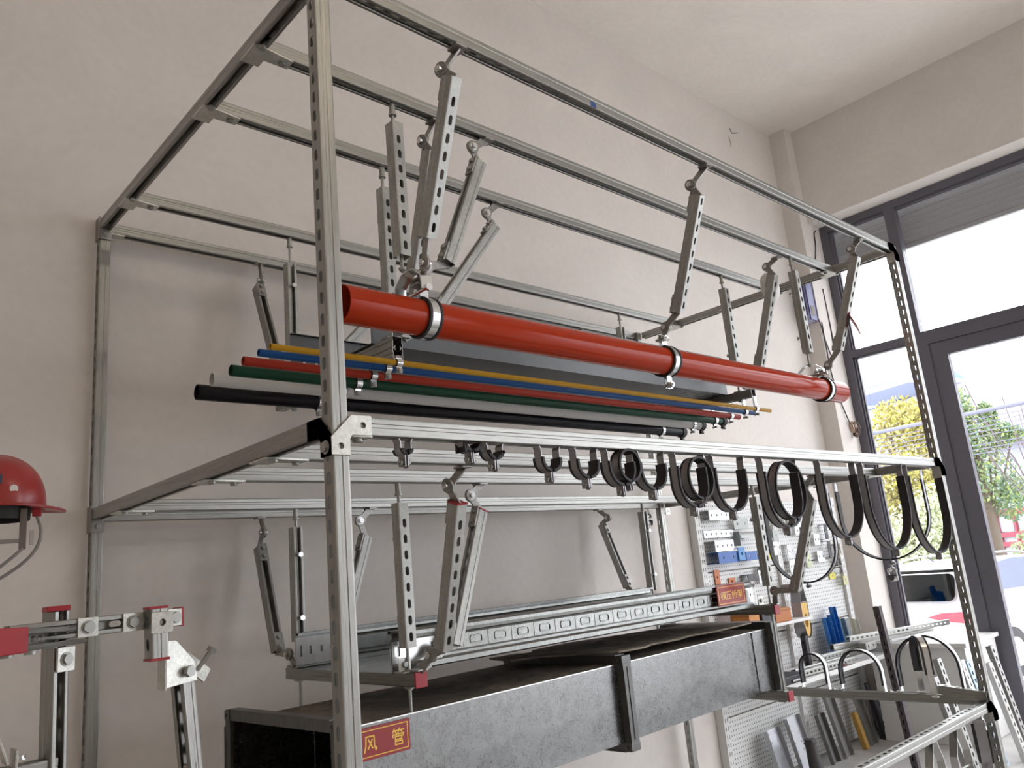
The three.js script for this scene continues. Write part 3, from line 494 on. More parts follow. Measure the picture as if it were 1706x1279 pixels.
sign('small orange-red plate with yellow lettering clipped on the brace at the window end', V(3.052, 2.556, -.138), V(0, .95, -.38), V(.35, .35, .94), .135, .085, signTexture(['g'], 'DN100', '#cc4a26', '#ffc04a'));

// ------------------------------------------------------------------ rubber-lined U clamps hanging from the middle front rail
function uClamp(label, x, w, H, group, width = .026, orient = 0, pos) {
  const t = thing('strap_clamp', label, 'pipe clamp', pos ?? [x, YM - .001, -c], group); t.rotation.y = orient;
  const r = w / 2, cy = -(H - .026 - r), bare = Math.min(.05, .018 + H * .12);
  const half = (s) => { const a = []; for (let i = 0; i <= 22; i++) { const k = Math.PI * (s < 0 ? 1 + .5 * i / 22 : 2 - .5 * i / 22); a.push([r * Math.cos(k), cy + r * Math.sin(k)]); } a[a.length - 1] = [.0035 * s * 1, cy - r]; return [[r * s + s * .004, 0], [r * s, -bare * .3], [r * s, Math.min(-bare, cy)], ...a, [.0035 * s, cy - r - .026]].filter((p, i, q) => !(i === 2 && q[2][1] < cy + .001)); };
  for (const s of [-1, 1]) {
    const p = half(s); mesh('half_strap', ribbon(p, width, .0026), M.strap, t);
    const lin = p.slice(2, -1).map(([a, b]) => { const l = Math.hypot(a, b - Math.min(b, cy)) || 1; const k = b > cy ? [a - s * .0028, b] : [a * (1 - .0028 / r), cy + (b - cy) * (1 - .0028 / r)]; return k; });
    if (lin[0][1] > -bare) lin[0][1] = -bare; else if (cy < -bare) lin.unshift([lin[0][0], -bare]);
    const lips = [-1, 1].map((q) => { const g = ribbon(lin.map(([a, b]) => [a + s * .002, b]), .007, .0075); g.translate(0, 0, q * (width / 2 + .0022)); return g; });
    mesh('rubber_lining', [ribbon(lin, width + .010, .0032), ...lips], M.rubber, t);
  }
  const yb = cy - r - .013;
  mesh('ear', [put(extr((() => { const s = new THREE.Shape(); s.absarc(0, 0, .0135, 0, Math.PI * 2, false); s.holes.push(hole(.004)); return s; })(), .003), V(.0048, yb - .004, 0), YP, XP)], M.strap, t);
  mesh('clamp_bolt', [rod(V(-.016, yb - .004, 0), V(.018, yb - .004, 0), .0036, 8), hex(V(-.009, yb - .004, 0), XP, .008, .006), hex(V(.012, yb - .004, 0), XP, .008, .006)], M.zincS, t);
  return t;
}
const GU = 'rubber-lined clamps hanging from the middle front rail in order of size';
const US = [[.193, .028, .062, 'tiny'], [.388, .05, .050, 'small'], [.462, .048, .066, 'small'], [.657, .068, .094, ''], [.80, .084, .110, ''], [.945, .11, .130, ''], [1.09, .12, .142, ''], [1.288, .15, .195, ''], [1.508, .182, .212, ''], [1.843, .235, .275, ''], [2.303, .30, .33, ''], [2.73, .40, .395, ''], [3.19, .40, .435, '']];
const UL = ['tiny black-lined clamp nearest the front post under the middle front rail', 'smaller of two touching small clamps, second from the front post', 'rounder of two touching small clamps, third from the front post', 'fourth black-lined clamp from the front post, first after the wide gap', 'fifth black-lined clamp from the front post, narrow U shape', 'sixth clamp from the front post, with a small round clamp inside it', 'seventh black-lined clamp from the front post, plain medium U shape', 'eighth clamp from the front post, with a medium round clamp inside it', 'ninth black-lined clamp from the front post, plain large U shape', 'tenth clamp from the front post, with the largest round clamp inside it', 'third last black-lined clamp on the rail, before the pale pilaster', 'second last black-lined clamp on the rail, across the window jamb', 'last and deepest black-lined clamp, next to the post by the window'];
US.forEach(([x, w, H], i) => uClamp(UL[i], x, w, H, GU));
for (const [x, w, H, lb] of [[.975, .088, .112, 'small round black-lined clamp inside the sixth hanging clamp'], [1.325, .128, .165, 'medium round black-lined clamp inside the eighth hanging clamp'], [1.885, .205, .24, 'largest round black-lined clamp inside the tenth hanging clamp']]) {
  const t = thing('round_clamp', lb, 'pipe clamp', [x, YM - H + w / 2 + .022, -c + .004], 'round clamps inside hanging U clamps');
  mesh('ring_strap', ribbon(arc(0, 0, w / 2 + .003, -Math.PI / 2 + .05, Math.PI * 1.5 - .05, 44), .026, .0026), M.strap, t);
  mesh('rubber_lining', [ribbon(arc(0, 0, w / 2, -Math.PI / 2 + .06, Math.PI * 1.5 - .06, 44), .036, .0034), ...[-1, 1].map((q) => { const g = ribbon(arc(0, 0, w / 2 + .002, -Math.PI / 2 + .06, Math.PI * 1.5 - .06, 44), .007, .0072); g.translate(0, 0, q * .0155); return g; })], M.rubber, t);
  mesh('ear', [rbox(.003, .03, .026, .001, -.005, -w / 2 - .014, 0), rbox(.003, .03, .026, .001, .005, -w / 2 - .014, 0)], M.strap, t);
}
// two large loops under the right-hand beam, seen almost edge-on
uClamp('very large thin strap loop under the right beam, hanging lowest before the window', 0, .45, .455, 'large loops under the right-hand beam', .026, Math.PI / 2, [XR - .01, YM - .001, -.325]);
uClamp('large strap loop under the right beam, crossing the brace before the pegboard', 0, .39, .545, 'large loops under the right-hand beam', .026, Math.PI / 2, [XR - .01, YM - .001, -.80]);
// small clamp dangling below the loops and one at the back right post
{ const f = (lb, x, y, z, r, ry) => { const t = thing('split_clamp', lb, 'pipe clamp', [x, y, z], 'small open split clamps'); t.rotation.y = ry;
    mesh('half_strap', ribbon(arc(0, 0, r, Math.PI * .1, Math.PI * .9, 16), .024, .003), M.bright, t); mesh('half_strap', ribbon(arc(0, -.006, r, Math.PI * 1.05, Math.PI * 1.95, 16), .024, .003), M.bright, t);
    mesh('rubber_lining', ribbon(arc(0, -.004, r - .003, Math.PI * 1.02, Math.PI * 1.98, 16), .032, .004), M.rubber, t);
    mesh('clamp_bolt', [rod(V(r + .006, -.03, 0), V(r + .006, .022, 0), .0036, 8), hex(V(r + .006, .02, 0), YP, .008, .006), rod(V(-r - .006, -.03, 0), V(-r - .006, .022, 0), .0036, 8), hex(V(-r - .006, .02, 0), YP, .008, .006)], M.bright, t);
    mesh('hanging_stud', rod(V(0, r, 0), V(0, r + .03, 0), .005, 8), M.zincS, t); return t; };
  f('small open split clamp hanging under the very large loop at the window jamb', XR - .01, 1.325, -.335, .03, .9);
  f('small pale split clamp hooked under the rear middle rail beside the back right post', 3.25, 1.755, -1.72, .035, .5); }
// arched clamps standing on the lower right beam
function archClamp(lb, z, w, H, ry = Math.PI / 2, x = XR, y = .749, bare = .03) {
  const t = thing('arch_clamp', lb, 'pipe clamp', [x, y, z], 'arched clamps standing on the lower right beam'); t.rotation.y = ry;
  const r = w / 2, cy = H - r, p = [[-r - .03, .0015], [-r - .004, .0015], [-r, .006], [-r, cy], ...arc(0, cy, r, Math.PI, 0, 30), [r, .006], [r + .004, .0015], [r + .03, .0015]];
  mesh('arch_strap', ribbon(p, .028, .003), M.bright, t);
  const q = [[-r, bare], [-r, cy], ...arc(0, cy, r, Math.PI, 0, 30), [r, bare]].map(([a, b], i, A) => b > cy ? [a * (1 - .003 / r), cy + (b - cy) * (1 - .003 / r)] : [a - Math.sign(a) * .003, b]);
  mesh('rubber_lining', [ribbon(q, .038, .0034), ...[-1, 1].map((s) => { const g = ribbon(q.map(([a, b]) => [a, b]), .008, .009); g.translate(0, 0, s * .0165); return g; })], M.rubber, t);
  for (const s of [-1, 1]) mesh('foot_bolt', hex(V(s * (r + .018), .006, 0), YP, .009, .008), M.bright, t);
}
archClamp('smallest arched clamp, beside the duct end on the lower right beam', -.862, .15, .185);
archClamp('middle arched clamp of three on the lower right beam', -.60, .225, .205);
archClamp('largest arched clamp with a shiny top on the lower right beam by the window', -.255, .30, .275);
archClamp('wide-strapped upright clamp crossing inside the largest arched clamp', -.27, .155, .275, .72, XR - .03, .749, .10);
{ const t = thing('short_strut', 'short slotted strut piece lying on the lower right beam next to the post', 'strut'); strut('strut', V(3.384, .775, -.215), V(3.384, .752, -.005), V(0, 1, .1), M.zinc, t); }
// hangers under the lower front rail
{ const loop = (lb, x, w, h) => { const t = thing('hex_hanger', lb, 'pipe hanger', [x, YB - .001, -c], 'hangers under the lower front rail');
    mesh('band', ribbon([[-w * .16, 0], [-w / 2, -h * .45], [-w / 2, -h * .8], [-w / 2, -h], [w / 2, -h], [w / 2, -h * .8], [w / 2, -h * .45], [w * .16, 0]], .032, .003, true), M.bright, t);
    mesh('cross_bolt', [rod(V(-w / 2 - .012, -h * .72, 0), V(w / 2 + .012, -h * .72, 0), .005, 10), hex(V(w / 2 + .008, -h * .72, 0), XP, .01, .008)], M.zincS, t);
    mesh('rubber_pad', rbox(w * .9, .03, .036, .003, 0, -h + .018, 0), M.rubber, t); };
  loop('hexagonal steel hanger with a cross bolt under the lower front rail, left one', 2.70, .12, .19); loop('hexagonal steel hanger with a cross bolt under the lower front rail, nearer the post', 2.97, .15, .22);
  uClamp('grey strap clamp under the lower front rail next to the post by the window', 0, .14, .22, 'hangers under the lower front rail', .045, .4, [3.24, YB - .001, -c]); }
// pipe saddle of pale foam in a lined strap
{ const t = thing('foam_pipe_saddle', 'yellow foam pipe saddle in a black-lined strap before the pegboard, below the slotted braces', 'pipe support', [4.76, .86, -1.66]); t.rotation.y = .25;
  const s = new THREE.Shape(); s.moveTo(-.085, .24); s.lineTo(-.085, .09); s.absarc(0, .09, .085, Math.PI, 2 * Math.PI, false); s.lineTo(.085, .24); s.closePath(); s.holes.push(shifted(hole(.05), 0, .115));
  mesh('foam_block', extr(s, .06, .003, 20), std([.62, .40, .13], .85, 0, { map: M.wall.map }), t);
  const inn = new THREE.CylinderGeometry(.05, .05, .06, 28, 1, true); inn.rotateX(Math.PI / 2); inn.translate(0, .115, .03); mesh('bore', inn, std([.16, .085, .045], .9), t);
  mesh('cover_plate', rbox(.18, .004, .07, .001, 0, .247, .03), M.bright, t);
  const U = [[-.05, .36], [-.07, .30], [-.093, .25], [-.093, .09], ...arc(0, .09, .093, Math.PI, 2 * Math.PI, 24), [.093, .25], [.07, .30], [.05, .36]];
  const g1 = ribbon(U, .07, .003); g1.translate(0, 0, .03); mesh('strap', g1, M.strap, t); const g2 = ribbon(U.slice(3, -3).map(([a, b]) => [a * .97, b + .002]), .078, .005); g2.translate(0, 0, .03); mesh('rubber_lining', g2, M.rubber, t);
  mesh('split_line', box(.05, .087, .113, .116, .062, .064), M.rubber, t); mesh('back_bracket', [rbox(.12, .03, .10, .003, 0, .365, -.02)], M.hinge, t); }
// ------------------------------------------------------------------ pegboard shelving along the back wall
const PEG = -1.765;                                       // front face of the boards
M.peg = std([.74, .735, .715], .55, 0, { map: (() => { const n = 64; return tex(n, (u, v) => { const d = Math.hypot(u - .5, v - .5); const k = d < .17 ? 92 : 248; return [k, k, k]; }, 1); })() });
M.peg.map.repeat.set(1 / .028, 1 / .028);
M.white = std([.72, .71, .69], .5);
{
  const t = thing('pegboard_unit', 'white perforated display boards with slotted uprights and two shelves on the back wall', 'display shelf');
  const ups = [3.80, 4.80, 5.80];
  for (const x of ups) { const s = poly([[-.03, 0], [.03, 0], [.03, 1.88], [-.03, 1.88]]); for (let y = .06; y < 1.85; y += .05) s.holes.push(shifted(lens(.006, .026), .012, y), shifted(lens(.006, .026), -.012, y)); const g = extr(s, .003, 0, 3); g.translate(x, 0, -1.742);
    mesh('upright', [metreUV(g), box(x - .03, x - .027, 0, 1.88, -1.798, -1.742), box(x + .027, x + .03, 0, 1.88, -1.798, -1.742)], M.white, t); mesh('upright_back', box(x - .027, x + .027, 0, 1.88, -1.798, -1.785), M.dark, t); }
  for (let i = 0; i < 2; i++) for (const [a, b] of [[.02, .46], [.47, .91], [.92, 1.38], [1.39, 1.86]]) mesh('perforated_panel', box(ups[i] + .032, ups[i + 1] - .032, a, b, PEG - .012, PEG), M.peg, t);
  for (let i = 0; i < 2; i++) { mesh('shelf', rbox(.99, .03, .36, .003, (ups[i] + ups[i + 1]) / 2, .635, PEG + .185), M.white, t); }
  mesh('shelf', rbox(.86, .02, .24, .003, 4.30, 1.0, PEG + .125), M.white, t);
}
// ---- fittings hooked on the boards
const GF = 'steel sample fittings hooked on the white boards';
function fit(label, x, y, build, mat, group = GF, name = 'sample_fitting') { const t = thing(name, label, 'bracket', [x, y, PEG + .001], group); build(t, mat); return t; }
function holed(w, h, n, r = .008, sq = false) { const s = rrect(w, h, .003); for (let i = 0; i < n; i++) { const q = sq ? rrect(r * 1.8, r * 1.8, .002) : hole(r); s.holes.push(shifted(q, (i - (n - 1) / 2) * w / n, 0)); } return s; }
const plateB = (w, h, n, d = .012, sq) => (t, m) => { const g = extr(holed(w, h, n, Math.min(.009, h * .16), sq), .004, .0006); g.translate(0, 0, d); mesh('plate', g, m, t); mesh('hook', rod(V(0, 0, 0), V(0, 0, d + .002), .004, 8), M.zincS, t); };
const chanB = (w, h, n, d = .06) => (t, m) => { const g = extr(holed(w, h, n, .009, true), .004, .0006); g.translate(0, 0, d); mesh('face', g, m, t); mesh('flange', rbox(w, .004, d, .001, 0, h / 2 - .002, d / 2), m, t); mesh('flange', rbox(w, .004, d, .001, 0, -h / 2 + .002, d / 2), m, t); };
const angB = (w, h, d) => (t, m) => { const g = extr(holed(w, h, 1, .009), .005, .0006); g.translate(0, 0, .004); mesh('leg', g, m, t); const q = extr(holed(w, d, 1, .009), .005, .0006); q.rotateX(Math.PI / 2); q.translate(0, -h / 2 + .003, d / 2 + .004); mesh('leg', q, m, t); };
const wingB = (w, h) => (t, m) => { const s = poly([[-w / 2, -h / 2], [0, -h / 2], [0, -.01], [w / 2, -.01], [w / 2, h / 2], [.01, h / 2], [-w / 2, 0]]); s.holes.push(shifted(hole(.008), -w / 4, -h / 4), shifted(hole(.008), w / 4, h / 4)); const g = extr(s, .005, .0006); g.translate(0, 0, .03); mesh('plate', g, m, t); mesh('rib', rbox(.005, h, .03, .001, -w / 2 + .0025, -0, .015), m, t); };
const halfB = (r, L) => (t, m) => { const g = new THREE.CylinderGeometry(r, r, L, 20, 1, true, 0, Math.PI); g.rotateZ(Math.PI / 2); g.translate(0, 0, .03); mesh('half_shell', g, m, t); mesh('end_plate', rbox(.004, r * 2.2, r * 1.4, .001, -L / 2, 0, .03), m, t); mesh('hook', rod(V(0, 0, 0), V(0, 0, .03), .004, 8), M.zincS, t); };
const hangB = (w, h) => (t, m) => { const g = ribbon([[-w * .2, h / 2], [-w / 2, 0], [-w / 2, -h / 2], [w / 2, -h / 2], [w / 2, 0], [w * .2, h / 2]], .03, .004, true); g.translate(0, 0, .025); mesh('band', g, m, t); mesh('cross_bolt', rod(V(-w / 2 - .01, -h * .3, .025), V(w / 2 + .01, -h * .3, .025), .005, 8), M.zincS, t); };
const pl = std([.62, .63, .63], .4, .5), blue = std([.012, .10, .38], .4), orange = std([.52, .15, .03], .45), blk = std([.05, .05, .055], .5), gy = std([.33, .34, .32], .5, .5), yel = std([.70, .62, .12], .6);
fit('pale channel fitting with square holes at the top left of the boards', 3.99, 1.765, chanB(.24, .07, 4, .07), pl);
fit('grey plate with two holes right of the top pale channel', 4.30, 1.70, plateB(.19, .075, 2, .04), gy);
fit('long flat pale strip with two sets of holes on the left board', 4.03, 1.64, plateB(.36, .05, 6, .02, true), pl);
fit('short pale channel with four holes below the long strip', 3.99, 1.555, chanB(.23, .075, 4, .08), pl);
fit('grey half-round shell right of the short pale channel', 4.34, 1.595, halfB(.045, .22), gy);
fit('large blue channel bracket on the left board', 4.0, 1.475, chanB(.24, .075, 2, .09), blue);
fit('blue end block joined to the large blue bracket', 4.155, 1.49, chanB(.08, .09, 1, .10), std([.05, .22, .52], .4));
fit('small dark blue channel bracket right of the large blue one', 4.345, 1.47, chanB(.18, .06, 2, .07), blue);
fit('upright orange angle bracket above the red sign', 3.96, 1.35, angB(.06, .10, .12), orange);
fit('small orange clip right of the upright orange bracket', 4.13, 1.31, angB(.08, .05, .08), orange);
fit('black and pale clip at the lower middle of the left board', 4.31, 1.32, chanB(.12, .045, 1, .06), blk);
fit('white round-cornered plate at the lower right of the left board', 4.50, 1.33, plateB(.11, .12, 2, .03), pl);
fit('square grey hanger high on the left board behind the brace', 4.66, 1.74, hangB(.09, .12), M.plate);
fit('dark centred square box fitting behind the slotted brace', 4.70, 1.60, chanB(.08, .09, 1, .07), gy);
fit('pale plate with a hole beside the dark square box fitting', 4.76, 1.52, plateB(.06, .13, 2, .02), pl);
fit('small yellow price card on the left board', 4.665, 1.455, plateB(.06, .05, 1, .004), yel);
fit('tall narrow pale hanger on the right board top left', 4.95, 1.70, hangB(.05, .16), M.plate);
fit('bright ribbed square fitting in the middle column of the right board', 4.92, 1.475, chanB(.10, .10, 2, .05), M.bright);
fit('perforated grey block below the bright ribbed fitting', 4.94, 1.36, chanB(.11, .09, 3, .04), M.plate);
fit('wing-shaped pale plate at the upper middle of the right board', 5.14, 1.66, wingB(.14, .14), pl);
fit('grey curved wing plate beside the slanted brace on the right board', 5.28, 1.62, wingB(.16, .12), gy);
fit('pale two-hole plate in the upper right of the boards', 5.40, 1.545, plateB(.10, .09, 2, .03), pl);
fit('pale two-hole plate with a yellow card below the upper right one', 5.42, 1.41, plateB(.12, .09, 2, .03), pl);
fit('yellow card leaning on the slanted brace side of the right board', 5.24, 1.49, plateB(.05, .08, 1, .006), yel);
fit('yellow and green card beside the pale two-hole plate', 5.25, 1.39, plateB(.07, .11, 1, .008), std([.55, .60, .40], .6));
fit('small dark clip left of the thin black loop on the right board', 5.54, 1.60, chanB(.05, .12, 1, .05), blk);
fit('dark upright clip behind the thin black loop', 5.53, 1.46, chanB(.05, .13, 1, .06), blk);
fit('dark narrow clip right of the thin black loop', 5.64, 1.42, chanB(.04, .14, 1, .05), blk);
fit('brown clip on the right edge of the boards', 5.71, 1.455, chanB(.05, .08, 1, .05), std([.20, .17, .10], .5));
fit('yellow card at the right edge of the boards', 5.755, 1.46, plateB(.03, .12, 1, .006), yel);
fit('small round grey ring at the right of the boards', 5.70, 1.35, hangB(.06, .06), gy);
fit('small dark peg low at the right of the boards', 5.69, 1.285, chanB(.03, .05, 1, .05), blk);
fit('bright yellow card low on the right board', 5.60, 1.245, plateB(.10, .05, 1, .006), yel);
fit('small pale box with a yellow face at the lower right of the boards', 5.72, 1.20, chanB(.07, .07, 1, .05), std([.52, .50, .25], .5));
// ---- goods on the shelves
function carton(label, name, x, y, z, w, h, d, rgb, ry = 0) { const t = thing(name, label, 'box', [x, y, z], 'boxes on the upper shelf'); t.rotation.y = ry; mesh('body', rbox(w, h, d, .004, 0, h / 2, 0), std(rgb, .55), t); mesh('lid_edge', rbox(w + .006, .012, d + .006, .003, 0, h - .012, 0), std(rgb.map((v) => v * .8), .55), t); return t; }
carton('left orange fitting box on the upper shelf below the embossed tray', 'fitting_box', 3.98, 1.011, -1.60, .15, .095, .13, [.50, .19, .03], .1);
carton('black fitting box between the two orange ones on the upper shelf', 'fitting_box', 4.17, 1.011, -1.60, .16, .085, .12, [.03, .03, .035]);
carton('right orange fitting box beside the red end cap on the upper shelf', 'fitting_box', 4.37, 1.011, -1.60, .18, .09, .12, [.45, .15, .03], -.1);
carton('pinkish white carton at the left end of the upper shelf', 'fitting_box', 3.91, 1.011, -1.70, .06, .12, .08, [.62, .52, .52]);
function lean(label, name, x, y0, z0, H, w, tiltX, tiltZ, build, category, group) { const t = thing(name, label, category, [x, y0, z0], group); t.rotation.set(tiltX, 0, tiltZ); build(t, H, w); return t; }
const chan = (mat, holes) => (t, H, w) => { const s = poly([[-w / 2, 0], [w / 2, 0], [w / 2, H], [-w / 2, H]]); if (holes) for (let y = .04; y < H - .02; y += .055) for (const k of (holes > 1 ? [-.22, .22] : [0])) s.holes.push(shifted(lens(.010, .018), k * w, y)); const g = extr(s, .002, 0, 3); mesh('web', metreUV(g), mat, t); mesh('flange', rbox(.003, H, .03, .001, -w / 2, H / 2, .015), mat, t); mesh('flange', rbox(.003, H, .03, .001, w / 2, H / 2, .015), mat, t); };
const bm2 = std([.012, .135, .42], .4);
const GS = 'blue channel samples on the counter shelf';
lean('left blue channel sample standing on the right shelf', 'blue_channel', 5.20, .652, -1.66, .30, .07, -.12, -.06, chan(bm2), 'channel sample', GS);
lean('middle blue channel sample standing on the right shelf', 'blue_channel', 5.275, .652, -1.655, .315, .06, -.12, -.06, chan(bm2), 'channel sample', GS);
lean('tallest blue channel sample standing on the right shelf', 'blue_channel', 5.345, .652, -1.66, .37, .06, -.12, -.06, chan(bm2), 'channel sample', GS);
lean('grey blue perforated channel right of the blue ones', 'grey_channel', 5.44, .652, -1.665, .27, .08, -.11, -.04, chan(std([.16, .25, .33], .4, .3), 1), 'channel sample');
lean('pale narrow channel next to the grey blue one', 'pale_channel', 5.53, .652, -1.67, .26, .05, -.1, -.03, chan(pl), 'channel sample');
lean('beige channel at the right end of the standing samples', 'pale_channel', 5.61, .652, -1.67, .25, .06, -.1, 0, chan(std([.50, .48, .40], .5)), 'channel sample');
lean('light channel last of the standing samples beside the pilaster', 'pale_channel', 5.69, .652, -1.67, .24, .05, -.1, 0, chan(M.plate), 'channel sample');
// struts lying on the shelf and the counter by the window
{ const lay = (label, a, b, web, mat = M.zinc) => { const t = thing('loose_strut', label, 'strut', [0, 0, 0], 'loose struts lying on the shelf'); strut('strut', a, b, web, mat, t); };
  lay('loose strut lying front-most on the shelf before the arched clamps', V(4.34, .675, -1.46), V(5.0, .675, -1.42), ZP);
  lay('loose strut with dark square holes on its front, on the shelf', V(4.36, .675, -1.53), V(5.1, .675, -1.50), V(0, -.2, -1), M.zincD);
  lay('loose strut on top of the shelf pile pointing to the window', V(4.75, .718, -1.53), V(5.75, .718, -1.46), ZP);
  lay('loose strut crossing the pile towards the window jamb', V(5.0, .76, -1.56), V(6.2, .76, -1.30), YP);
  lay('loose strut behind the others on the shelf', V(4.85, .675, -1.62), V(5.75, .675, -1.60), ZP);
  lay('longest loose strut bridging to the counter by the window', V(5.15, .80, -1.50), V(6.24, .802, -1.18), ZP);
  const h = thing('square_hole_block', 'dark block with holes lying on the shelf pile', 'bracket', [5.25, .742, -1.43]); const g = extr(holed(.17, .055, 2, .009), .05, .001); mesh('face', g, M.hinge, h);
  const k = thing('window_counter', 'low white counter under the window behind the arched clamps', 'counter', [5.95, 0, -1.22]); mesh('top', rbox(.72, .03, .75, .004, 0, .70, 0), M.white, k); mesh('body', rbox(.66, .685, .70, .004, 0, .3425, 0), M.white, k);
  const f = thing('black_flat_box', 'black flat case lying on the shelf left of the smallest arch', 'box', [4.12, .65, -1.50]); mesh('body', rbox(.28, .05, .22, .008, 0, .025, 0), M.rubber, f); mesh('handle', rbox(.10, .012, .02, .004, 0, .02, .115), M.zincD, f);
  const r = thing('red_clip', 'small dark red clip on the front edge of the shelf', 'clip', [4.86, .651, -1.42]); mesh('body', rbox(.06, .02, .03, .004, 0, .01, 0), std([.10, .02, .02], .5), r); mesh('jaw', rbox(.06, .012, .02, .003, 0, .026, 0), std([.07, .015, .015], .5), r); }
// samples leaning on the lower boards
const GL = 'cable tray samples leaning on the lower boards';
lean('ladder tray sample with square holes, left one on the lower boards', 'tray_sample', 4.22, 0, -1.62, .34, .17, -.2, .02, chan(std([.42, .42, .44], .4, .7), 2), 'tray sample', GL);
lean('tall grey tray sample with paired holes on the lower boards', 'tray_sample', 4.50, 0, -1.62, .37, .18, -.2, .02, chan(std([.46, .46, .48], .4, .7), 2), 'tray sample', GL);
lean('dark perforated channel sample on the lower boards', 'tray_sample', 4.83, 0, -1.60, .33, .10, -.2, .02, chan(std([.20, .20, .19], .4, .7), 1), 'tray sample', GL);
lean('tallest smooth channel sample on the lower boards', 'tray_sample', 5.03, 0, -1.60, .43, .12, -.2, .02, chan(M.zincD), 'tray sample', GL);
lean('bright plain channel sample at the right of the lower boards', 'tray_sample', 5.45, 0, -1.60, .36, .09, -.2, .05, chan(M.zinc), 'tray sample', GL);
lean('small wooden yellow wedge between the channel samples', 'wood_wedge', 5.30, 0, -1.58, .26, .05, -.2, 0, (t, H, w) => mesh('block', rbox(w, H, .04, .006, 0, H / 2, 0), std([.42, .24, .05], .6), t), 'wedge');
lean('black plastic wrapped bundle leaning beside the pilaster', 'black_bundle', 5.70, 0, -1.58, .44, .10, -.12, .28, (t, H, w) => { const g = new THREE.CylinderGeometry(.015, .07, H, 18, 10); const p = g.attributes.position; for (let i = 0; i < p.count; i++) { const k = 1 + .28 * noise.noise(p.getX(i) * 40, p.getY(i) * 14, p.getZ(i) * 40); p.setX(i, p.getX(i) * k); p.setZ(i, p.getZ(i) * k); } g.computeVertexNormals(); g.translate(0, H / 2, 0); mesh('wrap', g, std([.02, .018, .025], .35), t); mesh('tie', (() => { const q = new THREE.TorusGeometry(.052, .004, 8, 24); q.rotateX(Math.PI / 2); q.translate(0, H * .33, 0); return q; })(), M.dark, t); }, 'bundle', null);
lean('dark ribbed fitting standing before the ladder tray sample', 'dark_fitting', 4.41, 0, -1.50, .25, .09, -.1, 0, (t, H) => { const g = new THREE.CylinderGeometry(.035, .05, H, 20, 1); g.translate(0, H / 2, 0); mesh('body', g, std([.05, .045, .045], .5), t); const q = new THREE.TorusGeometry(.038, .006, 8, 24); q.rotateX(Math.PI / 2); q.translate(0, H * .9, 0); mesh('collar', q, std([.05, .045, .045], .5), t); }, 'fitting');
// brown slotted post standing before the shelf
{ const t = thing('brown_post', 'dark brown slotted strut post standing behind the lower right beam', 'post'); const bmat = std([.075, .06, .065], .5, .3); strut('strut', V(4.20, .012, -.745), V(4.20, 1.105, -.81), V(-1, 0, 0), bmat, t); mesh('base_plate', rbox(.14, .012, .14, .002, 4.20, .006, -.745), bmat, t);
  const u = thing('dark_post', 'short dark strut upright under the foam pipe saddle', 'post'); strut('strut', V(4.70, .652, -1.60), V(4.70, .88, -1.60), XN, std([.05, .045, .05], .5, .3), u); mesh('foot', rbox(.07, .01, .07, .002, 4.70, .652, -1.60), bmat, u);
  for (let i = 0; i < 6; i++) { const k = thing('standing_strut', ['grey', 'pale', 'bright', 'bluish', 'white', 'dark'][i] + ' strut standing upright before the window counter, counted as ' + ['one', 'two', 'three', 'four', 'five', 'six'][i] + ' from the left', 'strut', [0, 0, 0], 'struts standing before the window counter'); const x = 4.72 + i * .16, z = -.66 - (i % 2) * .05 + i * .03; strut('strut', V(x, 0, z), V(x - .02, .62 + .03 * ((i * 7) % 4), z - .10), V(-.3, 0, 1), [M.zincD, M.zinc, M.bright, std([.42, .52, .60], .4, .5), M.white, M.zincD][i], k); } }
